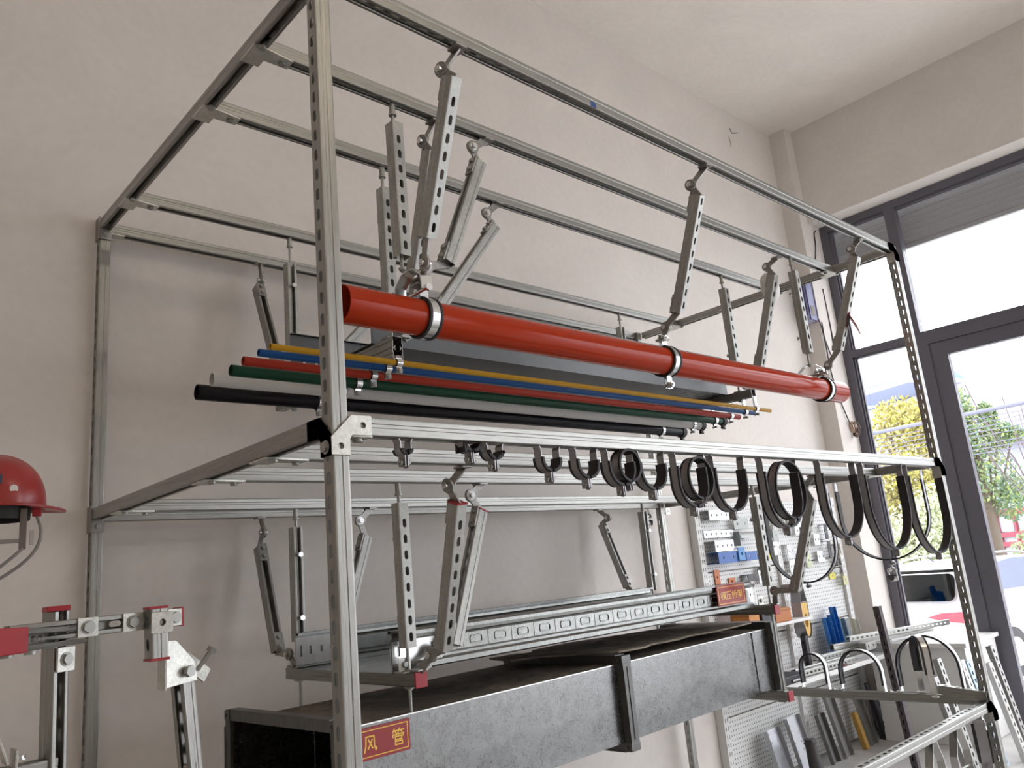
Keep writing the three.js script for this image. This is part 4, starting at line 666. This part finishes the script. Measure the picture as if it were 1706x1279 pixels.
// ------------------------------------------------------------------ pilaster: box and wires
{ const t = thing('wall_box', 'blue and white electrical box high on the pilaster beside the window', 'electrical box', [5.915, 3.66, -1.71]);
  mesh('front', rbox(.13, .40, .012, .003, 0, 0, .056), std([.045, .04, .19], .4), t); mesh('case', rbox(.12, .40, .10, .004, .004, 0, 0), std([.42, .42, .60], .45), t); mesh('label', rbox(.06, .09, .002, .0005, -.01, -.11, .063), std([.16, .14, .09], .6), t);
  mesh('window_label', rbox(.002, .30, .07, .0005, -.062, 0, 0), std([.05, .045, .22], .5), t);
  const w = (label, pts, r, m) => tag(mesh('wall_wire', tube(pts, r, 60, 6), m), label, 'wire');
  w('thin black wire looping down from the blue wall box and back up the pilaster', [V(5.965, 3.47, -1.636), V(5.99, 3.40, -1.635), V(6.02, 3.25, -1.632), V(6.09, 3.13, -1.632), V(6.14, 3.16, -1.632), V(6.17, 3.35, -1.634), V(6.17, 3.62, -1.636), V(6.165, 3.80, -1.636)], .0055, std([.07, .06, .07], .6));
  w('short dark wire hanging down the pilaster at the top of the window', [V(6.245, 4.40, -1.633), V(6.20, 4.36, -1.632), V(6.185, 4.25, -1.632), V(6.14, 4.12, -1.632), V(6.10, 4.02, -1.635)], .0055, std([.03, .025, .025], .6));
  w('long thin black wire running down the pilaster to the coiled socket', [V(6.0, 3.45, -1.63), V(6.0, 3.2, -1.632), V(6.01, 2.95, -1.632), V(6.07, 2.75, -1.632), V(6.17, 2.52, -1.625)], .005, std([.04, .035, .04], .6));
  const s = thing('coiled_socket', 'round brownish socket with coiled bare wires on the pilaster edge', 'socket', [6.205, 2.475, -1.635]); const c1 = new THREE.CylinderGeometry(.05, .055, .03, 24); c1.rotateX(Math.PI / 2); c1.translate(.02, .02, .015); mesh('plate', c1, std([.50, .36, .27], .5), s);
  mesh('wire_coil', [0, 1, 2, 3].map((i) => { const q = new THREE.TorusGeometry(.05 + i * .006, .004, 6, 30); q.rotateY(.5 + i * .15); q.translate(-.01, -.01, .03 + i * .004); return q; }), std([.16, .10, .07], .5), s); mesh('plug', rbox(.035, .04, .03, .004, .02, -.015, .04), M.rubber, s);
  const cr = (label, pts, r) => tag(mesh('wall_crack', tube(pts, r, 20, 4), std([.06, .05, .045], .9)), label, 'crack');
  cr('thin dark crack in the plaster above the rack near the ceiling corner', [V(5.215, 5.14, -1.7995), V(5.225, 5.09, -1.7995), V(5.222, 5.04, -1.7995)], .0028); cr('short ragged dark chip mark above the thin crack', [V(5.25, 5.24, -1.7995), V(5.28, 5.20, -1.7995), V(5.33, 5.215, -1.7995), V(5.385, 5.235, -1.7995)], .004); }
{ const t = thing('plastic_bag', 'pale crumpled plastic sheet tucked under the second top rail near the window', 'plastic bag', [3.0, 2.868, -.52]); const g = new THREE.IcosahedronGeometry(.07, 4); const p = g.attributes.position; for (let i = 0; i < p.count; i++) { const x = p.getX(i), y = p.getY(i), z = p.getZ(i), k = 1 + .16 * Math.abs(noise.noise(x * 22, y * 22, z * 22)); p.setXYZ(i, x * k * 1.0, y * k * 1.15, z * .55 * k); } g.computeVertexNormals(); mesh('sheet', g, std([.66, .65, .60], .45), t); mesh('tie', rod(V(0, .06, 0), V(0, .115, .0), .004, 8), M.rubber, t); }
// ------------------------------------------------------------------ strut joint sample stand at the left
{
  const t = thing('joint_sample_stand', 'stand of short strut pieces with red caps and bolted fittings at the lower left', 'sample stand');
  const A0 = V(-.538, 1.469, -.231), A1 = V(-.287, 1.457, -.719), u = A1.clone().sub(A0).normalize(), n = V(-u.z, 0, u.x).normalize(); if (n.z < 0) n.negate();
  const st = (a, b, w, m = M.zinc) => strut('strut', a, b, w, m, t);
  st(A0.clone().addScaledVector(u, -.12), A1, n.clone().negate());
  { const q = rbox(.046, .20, .046, .003); mesh('end_cap', put(q, A0.clone().addScaledVector(u, -.02), u, n), M.redcap, t); }
  const B0 = V(-.46, 1.473, -.585), B1 = V(-.088, 1.476, -.622), ub = B1.clone().sub(B0).normalize(), nb = V(-ub.z, 0, ub.x).normalize(); if (nb.z < 0) nb.negate();
  st(B0, B1, nb.clone().negate());
  mesh('end_cap', put(rbox(.046, .008, .046, .002), B1.clone().addScaledVector(ub, .002), ub, nb), M.redcap, t);
  const onB = (k, w, h, bolt) => { const p = B0.clone().addScaledVector(ub, k).addScaledVector(nb, S / 2); const g = put(extr(rrect(w, h, .002), .005, .0006), p, YP, nb); const m = mesh('bracket_plate', g, M.plate, t); if (bolt) boltHead('bolt', p.clone().addScaledVector(nb, .006), nb, m, .0125, M.zincS); return p; };
  onB(.155, .044, .042, true); onB(.255, .046, .042, true); onB(.355, .034, .040, true);
  const Ct = V(-.357, 1.515, -.625), Cb = V(-.32, 0.012, -.70); st(Cb, Ct, V(-.5, 0, -1).normalize()); mesh('end_cap', rbox(.048, .012, .048, .002, Ct.x, Ct.y + .006, Ct.z), M.redcap, t);
  mesh('base_plate', rbox(.18, .012, .18, .002, -.32, .006, -.70), M.plate, t);
  { const p = V(-.352, 1.41, -.625), w = V(.5, 0, 1).normalize(); p.addScaledVector(w, S / 2 + .003); const g = put(extr(rrect(.044, .052, .002), .005, .0006), p, YP, w); const m = mesh('bracket_plate', g, M.plate, t); boltHead('bolt', p.clone().addScaledVector(w, .006), w, m, .0125, M.zincS); }
  boltHead('bolt', A0.clone().addScaledVector(u, .18).add(V(0, -S / 2, 0)), YN, t, .012); boltHead('bolt', A0.clone().addScaledVector(u, .04).add(V(0, -S / 2, 0)), YN, t, .012);
  // short post with plate in front of the cross bar, hinge and sloping leg
  const E0 = V(-.157, 1.50, -.575), E1 = V(-.152, 1.388, -.578), wE = V(-.55, 0, 1).normalize(); st(E1, E0, V(-1, 0, .1)); mesh('end_cap', rbox(.046, .006, .046, .001, E1.x, E1.y - .003, E1.z), M.redcap, t); mesh('end_cap', rbox(.044, .006, .044, .001, E0.x, E0.y + .003, E0.z), M.redcap, t);
  { const p = V(-.150, 1.468, -.553), g = put(extr(holed(.05, .048, 1, .008), .005, .0006), p, YP, ZP); mesh('bracket_plate', g, M.plate, t); }
  const pv = V(-.083, 1.352, -.61), tri = poly([[-.055, -.035], [.035, -.03], [.032, .012], [-.028, .07], [-.055, .072]]); for (const z of [-.022, .018]) { const g = extr(tri, .005, .0006); g.rotateY(.35); g.translate(pv.x, pv.y, pv.z + z); mesh('hinge_plate', g, M.plate, t); }
  mesh('hinge_plate', rbox(.005, .115, .05, .001, pv.x - .052, pv.y + .018, pv.z + .02), M.plate, t);
  mesh('hinge_bolt', [hex(pv.clone().add(V(.008, -.005, .034)), V(.34, 0, .94), .014, .012), rod(pv.clone().add(V(0, -.005, -.04)), pv.clone().add(V(.008, -.005, .03)), .006)], M.zincS, t);
  mesh('link_plate', put(rbox(.04, .075, .005, .001), pv.clone().add(V(.035, .0, 0)), V(.75, -.66, 0), V(.3, .3, .9)), M.plate, t);
  mesh('set_screw', [rod(V(-.048, 1.345, -.60), V(-.022, 1.385, -.585), .0055), hex(V(-.019, 1.389, -.583), V(.5, .8, .3), .0115, .011)], M.zincS, t);
  const D0 = V(-.08, 1.335, -.612), D1 = V(.08, .012, -.70); st(D1, D0, V(.9, .1, -.45)); mesh('strut_clip', put(rbox(.03, .09, .012, .002), V(-.055, 1.09, -.617), D1.clone().sub(D0), V(-.3, 0, 1)), M.zincD, t); mesh('base_plate', rbox(.12, .012, .12, .002, .08, .006, -.70), M.plate, t);
  st(V(-.60, 1.185, -.61), V(-.345, 1.185, -.645), YN); mesh('angle_fitting', [put(rbox(.05, .005, .05, .001), V(-.43, 1.216, -.61), V(1, 0, 0), YP), put(rbox(.05, .06, .005, .001), V(-.455, 1.243, -.61), V(-.35, 1, 0), V(1, .35, 0))], M.plate, t); boltHead('bolt', V(-.42, 1.219, -.605), YP, t, .011, M.bright);
}
// ------------------------------------------------------------------ red hard hat
{
  const C0 = V(-.424, 1.792, -.985), t = thing('hard_hat', 'red hard hat with a white round sticker and grey chin straps at the left edge', 'helmet', [C0.x, C0.y, C0.z]); t.rotation.y = -.25;
  const rad = .112, g = new THREE.SphereGeometry(1, 56, 28, 0, Math.PI * 2, 0, Math.PI * .5); const p = g.attributes.position;
  for (let i = 0; i < p.count; i++) { const x = p.getX(i), y = p.getY(i), z = p.getZ(i); const ridge = .006 * Math.exp(-Math.pow(z / .16, 2)) * (y > .2 ? 1 : y * 5); p.setXYZ(i, x * rad * 1.04, Math.pow(y, .9) * (.135 + ridge), z * .098); } g.computeVertexNormals();
  const hm = new THREE.MeshPhysicalMaterial({ roughness: .32, clearcoat: .35, clearcoatRoughness: .2, side: THREE.DoubleSide }); hm.color.setRGB(.33, .018, .016);
  const shell = mesh('shell', g, hm, t);
  const br = new THREE.Shape(); for (let i = 0; i <= 48; i++) { const a = i / 48 * 2 * Math.PI, f = .012 + .035 * Math.max(0, Math.cos(a)) ** 2; br[i ? 'lineTo' : 'moveTo']((rad * 1.04 + f) * Math.cos(a), (.098 + .010) * Math.sin(a)); } const hl = new THREE.Path(); for (let i = 0; i <= 48; i++) { const a = -i / 48 * 2 * Math.PI; hl[i ? 'lineTo' : 'moveTo'](rad * 1.03 * Math.cos(a), .096 * Math.sin(a)); } br.holes.push(hl);
  const bg = extr(br, .004, .0015, 6); bg.rotateX(-Math.PI / 2); const bp = bg.attributes.position; for (let i = 0; i < bp.count; i++) { const r = Math.hypot(bp.getX(i), bp.getZ(i)); bp.setY(i, bp.getY(i) - .004 - Math.max(0, r - .11) * .25); } bg.computeVertexNormals(); mesh('brim', bg, hm, t);
  const dot = (r, x, y, rgb, nm) => { const a = extr((() => { const s = new THREE.Shape(); s.absarc(0, 0, r, 0, 2 * Math.PI, false); return s; })(), .0008); const z = .098 * Math.sqrt(Math.max(.02, 1 - (x / (rad * 1.04)) ** 2 - (y / .135) ** 2)); const nn = V(x / (rad * rad * 1.08), y / .0182, z / .0096).normalize(); return mesh(nm, put(a, V(x, y, z).addScaledVector(nn, .001), YP, nn), std(rgb, .4), t); };
  dot(.010, .045, .038, [.68, .64, .60], 'round_sticker'); 
  mesh('blue_label', put(rbox(.05, .014, .001, .0003), V(.012, .072, .0845), V(1, 0, -.1), V(.1, .55, .84)), std([.05, .06, .10], .5), t);
  const band = new THREE.CylinderGeometry(.090, .086, .045, 40, 1, true); band.scale(1.05, 1, .92); band.translate(-.01, -.012, 0); mesh('head_band', band, M.rubber, t);
  const sgrey = std([.26, .24, .23], .6);
  mesh('ear_slider', rbox(.016, .105, .006, .002, .068, -.062, .055), std([.16, .13, .115], .5), t); mesh('ear_clip', rbox(.022, .026, .014, .003, .097, -.018, .045), M.redcap, t); mesh('cross_band', rbox(.115, .011, .004, .001, .005, -.092, .055), sgrey, t); mesh('buckle', rbox(.010, .036, .008, .002, .088, -.085, .052), std([.50, .48, .45], .5), t);
  const sp = (pts) => mesh('chin_strap', tube(pts, .0045, 40, 6), sgrey, t); sp([V(.097, -.03, .045), V(.108, -.07, .048), V(.098, -.115, .05), V(.05, -.165, .05), V(-.04, -.205, .04), V(-.10, -.16, .02)]); sp([V(.07, -.11, .055), V(.045, -.135, .055), V(-.02, -.18, .05), V(-.09, -.17, .02)]);
  const k = thing('hat_stand', 'slim pole stand under the hard hat, mostly outside the picture', 'stand', [-.47, 0, -1.02]); mesh('pole', rod(V(0, .02, 0), V(0, 1.90, 0), .012), M.zincD, k); mesh('head_disc', new THREE.CylinderGeometry(.045, .045, .012, 28).translate(0, 1.905, 0), M.zincD, k); mesh('base', new THREE.CylinderGeometry(.15, .15, .02, 36).translate(0, .01, 0), M.zincD, k);
}
// ------------------------------------------------------------------ outside the window
const GY = -.58;
{ // white car parked outside
  const t = thing('parked_car', 'white car with red tail lamps parked outside, its rear towards the window', 'car', [11.9, GY, -3.75]);
  const wht = new THREE.MeshPhysicalMaterial({ roughness: .25, clearcoat: .5, side: THREE.DoubleSide }); wht.color.setRGB(.55, .53, .53); const dk = std([.05, .055, .07], .15), cg = std([.13, .15, .22], .08), rd = std([.42, .03, .05], .25);
  t.rotation.y = Math.atan2(.43, 1.05) - .62;             // +X of the car points to its nose
  const Wd = 1.82;
  const prof = new THREE.Shape(); [[-.02, .38], [.0, .30], [.35, .26], [4.0, .24], [4.35, .30], [4.42, .55], [4.36, .82], [4.1, .98], [3.35, 1.08], [2.9, 1.10], [.16, 1.09], [.03, 1.02], [-.03, .80], [-.06, .60]].forEach(([x, y], i) => prof[i ? 'lineTo' : 'moveTo'](x, y));
  const b = extr(prof, Wd - .16, .08, 8); b.translate(.08, 0, -Wd / 2 + .08); mesh('body', metreUV(b), wht, t);
  const cab = new THREE.Shape(); [[.20, 1.06], [.33, 1.50], [.50, 1.62], [1.2, 1.67], [2.2, 1.64], [2.55, 1.56], [3.35, 1.06]].forEach(([x, y], i) => cab[i ? 'lineTo' : 'moveTo'](x, y));
  const cb = extr(cab, 1.40, .06, 8); { const p = cb.attributes.position; cb.translate(0, 0, -.70); for (let i = 0; i < p.count; i++) p.setZ(i, p.getZ(i) * (1.13 - .22 * Math.max(0, (p.getY(i) - 1.06) / .6))); cb.computeVertexNormals(); } mesh('cabin', metreUV(cb), wht, t);
  const rw = extr(rrect(1.24, .40, .10), .012, .003); rw.applyMatrix4(new THREE.Matrix4().makeBasis(V(0, 0, -1), V(.30, .95, 0).normalize(), V(-.95, .30, 0).normalize()).setPosition(V(.195, 1.30, 0))); mesh('rear_window', rw, cg, t);
  mesh('window_top_trim', (() => { const g = rbox(1.30, .045, .03, .01); g.applyMatrix4(new THREE.Matrix4().makeBasis(V(0, 0, -1), V(.30, .95, 0).normalize(), V(-.95, .30, 0).normalize()).setPosition(V(.25, 1.535, 0))); return g; })(), dk, t);
  for (const s of [-1, 1]) {
    const sw = poly([[.55, 1.13], [.62, 1.50], [1.25, 1.56], [2.1, 1.53], [2.9, 1.13]]); const g = extr(sw, .01, .002); g.rotateX(s * .06); g.translate(0, s > 0 ? .0 : 0, s * .83); g.translate(0, s > 0 ? .08 : -.0, s > 0 ? -.01 : .0); mesh('side_window', g, cg, t);
    const tl = poly([[-.62, .0], [-.38, .065], [-.05, .085], [.02, .06], [.02, -.05], [-.04, -.075], [-.40, -.045]]); const q = extr(tl, .03, .008); q.applyMatrix4(new THREE.Matrix4().makeBasis(V(0, 0, s), V(0, 1, 0), V(-1, 0, 0)).setPosition(V(-.055, .90, s * .89))); mesh('tail_lamp', q, rd, t);
    const q2 = rbox(.30, .12, .05, .02); q2.translate(.13, .90, s * .905); mesh('tail_lamp', q2, rd, t);
    const rf = poly([[-.04, -.10], [.02, .12], [-.02, .22], [-.10, .16], [-.10, -.06]]); const q3 = extr(rf, .02, .005); q3.applyMatrix4(new THREE.Matrix4().makeBasis(V(0, 0, s), V(0, 1, 0), V(-1, 0, 0)).setPosition(V(-.068, .50, s * .84))); mesh('bumper_reflector', q3, rd, t);
    for (const x of [.86, 3.5]) { const w = new THREE.CylinderGeometry(.34, .34, .20, 32); w.rotateX(Math.PI / 2); w.translate(x, .34, s * .83); mesh('wheel', w, M.rubber, t); const hb = new THREE.CylinderGeometry(.20, .20, .02, 24); hb.rotateX(Math.PI / 2); hb.translate(x, .34, s * .935); mesh('wheel_rim', hb, M.bright, t); }
    const mr = rbox(.14, .13, .20, .04, 2.72, 1.14, s * 1.03); mesh('side_mirror', mr, dk, t); mesh('roof_rail', tube([V(.7, 1.66, s * .60), V(1.0, 1.71, s * .60), V(2.0, 1.70, s * .60), V(2.3, 1.64, s * .60)], .018, 24, 8), M.zincD, t);
  }
  mesh('bumper_strip', rbox(.05, .07, 1.5, .015, -.095, .40, 0), rd, t); mesh('bumper_skirt', rbox(.08, .10, 1.55, .02, -.06, .30, 0), std([.20, .20, .21], .4), t); mesh('plate_recess', rbox(.012, .14, .50, .01, -.075, .74, 0), std([.30, .29, .29], .4), t); mesh('aerial', rod(V(.75, 1.66, 0), V(.62, 1.74, 0), .012), dk, t);
}
function foliage(label, name, pts, n, size, rgb, rgb2, group, trunk) { // crown of many small leaves round blob centres, on a trunk
  const t = thing(name, label, name.includes('hedge') || name.includes('bush') ? 'bush' : 'tree', [pts[0][0], GY, pts[0][2]], group);
  for (const [mat, share] of [[std(rgb, .8), .55], [std(rgb2, .8), .45]]) {
    const pos = [], m = Math.round(n * share);
    for (let i = 0; i < m; i++) {
      const b = pts[Math.floor(rnd() * pts.length)]; let x, y, z; do { x = rr(-1, 1); y = rr(-1, 1); z = rr(-1, 1); } while (x * x + y * y + z * z > 1);
      const k = .55 + .45 * Math.sqrt(x * x + y * y + z * z); const cx = b[0] - pts[0][0] + x * b[3] * k, cy = b[1] - GY + y * (b[4] ?? b[3]) * k, cz = b[2] - pts[0][2] + z * b[3] * k;
      const a = V(rr(-1, 1), rr(-1, 1), rr(-1, 1)).normalize(), q = V(rr(-1, 1), rr(-1, 1), rr(-1, 1)).cross(a).normalize(), s = size * rr(.6, 1.3);
      const A = [cx + a.x * s, cy + a.y * s, cz + a.z * s], B = [cx - a.x * s, cy - a.y * s, cz - a.z * s], Cc = [cx + q.x * s * .45, cy + q.y * s * .45, cz + q.z * s * .45], D = [cx - q.x * s * .45, cy - q.y * s * .45, cz - q.z * s * .45];
      pos.push(...A, ...Cc, ...B, ...A, ...B, ...D);
    }
    const g = new THREE.BufferGeometry(); g.setAttribute('position', new THREE.Float32BufferAttribute(pos, 3)); g.computeVertexNormals(); g.setAttribute('uv', new THREE.Float32BufferAttribute(new Float32Array(pos.length / 3 * 2), 2));
    mesh('foliage', g, mat, t).userData.kind = 'stuff';
  }
  const top = pts.reduce((m, b) => Math.max(m, b[1]), -9) - GY, tm = std([.13, .10, .075], .9); mesh('trunk', new THREE.CylinderGeometry(.03 + top * .012, .06 + top * .022, top, 9).translate(0, top / 2, 0), tm, t);
  for (const b of pts.slice(0, 6)) mesh('branch', rod(V(0, top * .35, 0), V(b[0] - pts[0][0], b[1] - GY, b[2] - pts[0][2]), .03, 6), tm, t);
  return t;
}
{ // greenery
  const yg = [.36, .33, .06], yg2 = [.20, .25, .055];
  foliage('tall yellow-green bush seen through the narrow left bay above the middle rail', 'yellow_bush', [[24.6, 3.4, -8.6, 1.3, 1.5], [24.9, 4.9, -8.3, .9], [25.6, 3.2, -7.9, 1.1], [24.2, 2.6, -9.3, 1.0], [25.6, 4.6, -7.7, .8]], 9000, .085, yg, [.40, .34, .12]);
  foliage('green bush lower down in the narrow left bay behind the hanging clamps', 'green_bush', [[23.6, 1.4, -8.1, 1.2, 1.1], [24.2, 2.0, -7.4, 1.0], [23.4, .9, -8.9, 1.1], [24.4, .7, -7.6, 1.0]], 8000, .08, [.50, .55, .34], [.58, .60, .38]);
  foliage('bluish green conifer just right of the door frame behind the wires', 'conifer_tree', [[27.4, 3.2, -7.1, 1.1, 1.0], [27.2, 4.3, -7.2, .8], [27.0, 5.3, -7.3, .55, .8], [27.7, 4.4, -6.5, .5], [27.8, 5.0, -6.7, .3, .5], [28.0, 4.35, -6.15, .35, .25], [27.9, 2.4, -6.5, .8]], 9000, .075, [.16, .25, .15], [.28, .34, .12]);
  foliage('round green bush under the brick building at the right edge', 'green_bush', [[22.6, .85, -4.6, .75, .7], [23.2, .9, -3.9, .8], [22.5, .2, -4.9, .7], [23.0, .2, -4.2, .9]], 7000, .06, [.26, .32, .17], [.36, .40, .22]);
  const bt = thing('bare_tree', 'leafless twiggy shrub in front of the grey wall at the right edge', 'tree', [22.8, GY, -4.45]); const tm = std([.15, .11, .12], .9);
  for (let i = 0; i < 26; i++) { const a = rr(-1.2, .9), L = rr(1.6, 3.2), h0 = rr(2.2, 3.4); mesh('branch', tube([V(0, h0 * .5, 0), V(a * .4, h0 + L * .2, a * .3), V(a * .9 - .2, h0 + L * .5, a * .6), V(a * 1.2 - .3, h0 + L * .85, a * .8)], rr(.006, .014), 8, 4), tm, bt); } mesh('trunk', rod(V(0, 0, 0), V(0, 2.4, 0), .05), tm, bt);
}
{ // grey-roofed building with brick-framed windows
  const t = thing('brick_building', 'building with red brick window bands under a plain grey upper wall across the road', 'building', [44, GY, -10]);
  t.rotation.y = -.36; const grey = std([.27, .275, .31], .9), red = std([.27, .055, .075], .9), pale = std([.42, .41, .43], .6), gl = std([.30, .33, .37], .2);
  const w0 = -6, w1 = 26; // local z from w0 to w1, facade at x = 0 facing -x
  mesh('wall', box(0, 8, 0, 4.6, w0, w1), pale, t); mesh('upper_wall', box(-.1, 8.1, 2.95, 6.1, w0, w1), grey, t);
  for (const [y0, y1] of [[2.66, 2.95], [1.58, 1.80], [1.12, 1.34], [.05, .3]]) mesh('brick_band', box(-.18, 0, y0, y1, w0, w1), red, t);
  for (let z = w0; z < w1; z += 1.55) { mesh('brick_pier', box(-.16, 0, .05, 2.9, z, z + (Math.round((z - w0) / 1.55) % 3 === 2 ? .75 : .11)), red, t); for (const [y0, y1] of [[1.84, 2.62], [.34, 1.08]]) { const f = mesh('window', box(-.05, .02, y0, y1, z + .22, z + 1.42), pale, t); mesh('pane', box(-.07, -.05, y0 + .05, y1 - .05, z + .28, z + .80), gl, f); mesh('pane', box(-.07, -.05, y0 + .05, y1 - .05, z + .86, z + 1.36), gl, f); } }
  mesh('roof', extr(poly([[-.6, 6.1], [8.6, 6.1], [4, 7.3]]), w1 - w0).translate(0, 0, w0), std([.30, .27, .28], .9), t);
}
{ const t = thing('blue_roof_house', 'distant pale house with a large blue sloping roof in the left bay', 'house', [61, GY, -22]); t.rotation.y = -.36;
  mesh('wall', box(0, 9, 0, 12.0, -9, 6), std([.46, .44, .42], .9), t); mesh('gable', extr(poly([[-1, 12.0], [6.2, 12.0], [2.6, 13.3]]), 9).rotateY(-Math.PI / 2).translate(4, 0, -.4), std([.24, .28, .42], .9), t);
  const rf = extr(poly([[0, 11.9], [4.5, 14.6], [9, 11.9]]), 13); rf.translate(-.4, 0, -11.5); mesh('roof', rf, std([.13, .20, .38], .7), t); mesh('chimney', rbox(.2, 1.0, .2, .02, .3, 14.0, 1.6), std([.30, .30, .33], .8), t);
  for (let i = 0; i < 3; i++) { const f = mesh('window', box(-.06, 0, 9.6, 11.0, -6 + i * 3, -4.2 + i * 3), std([.40, .38, .40], .6), t); mesh('pane', box(-.08, -.06, 9.75, 10.85, -5.85 + i * 3, -4.35 + i * 3), std([.30, .33, .38], .2), f); } }
{ // overhead cables
  const tm = std([.16, .16, .21], .7), A = (label, p, q, r, sag) => { const m = p.clone().add(q).multiplyScalar(.5); m.y -= sag; tag(mesh('overhead_cable', tube([p, p.clone().lerp(m, .55), m, q.clone().lerp(m, .55), q], r, 60, 6), tm), label, 'cable'); };
  const at = (x, y, d) => V(-.856, 1.505, 1.463);
  A('thick bundled overhead cable, topmost of the dark wires outside', V(20.5, 4.15, -12), V(20.5, 5.05, 14), .055, .25);
  const names = ['first', 'second', 'third', 'fourth', 'fifth', 'sixth', 'seventh', 'eighth'];
  names.forEach((n, i) => A(n + ' thin overhead wire below the thick bundled cable, counted from the top', V(20.6, 3.98 - i * .105 - (i > 4 ? .1 : 0), -12), V(20.6, 4.93 - i * .10 - (i > 4 ? .1 : 0), 14), .011, .25));
  A('very thin single wire high in the sky beyond the door glass', V(20.5, 5.45, -12), V(20.5, 6.0, 14), .008, .3);
}
renderer.render(scene, camera);
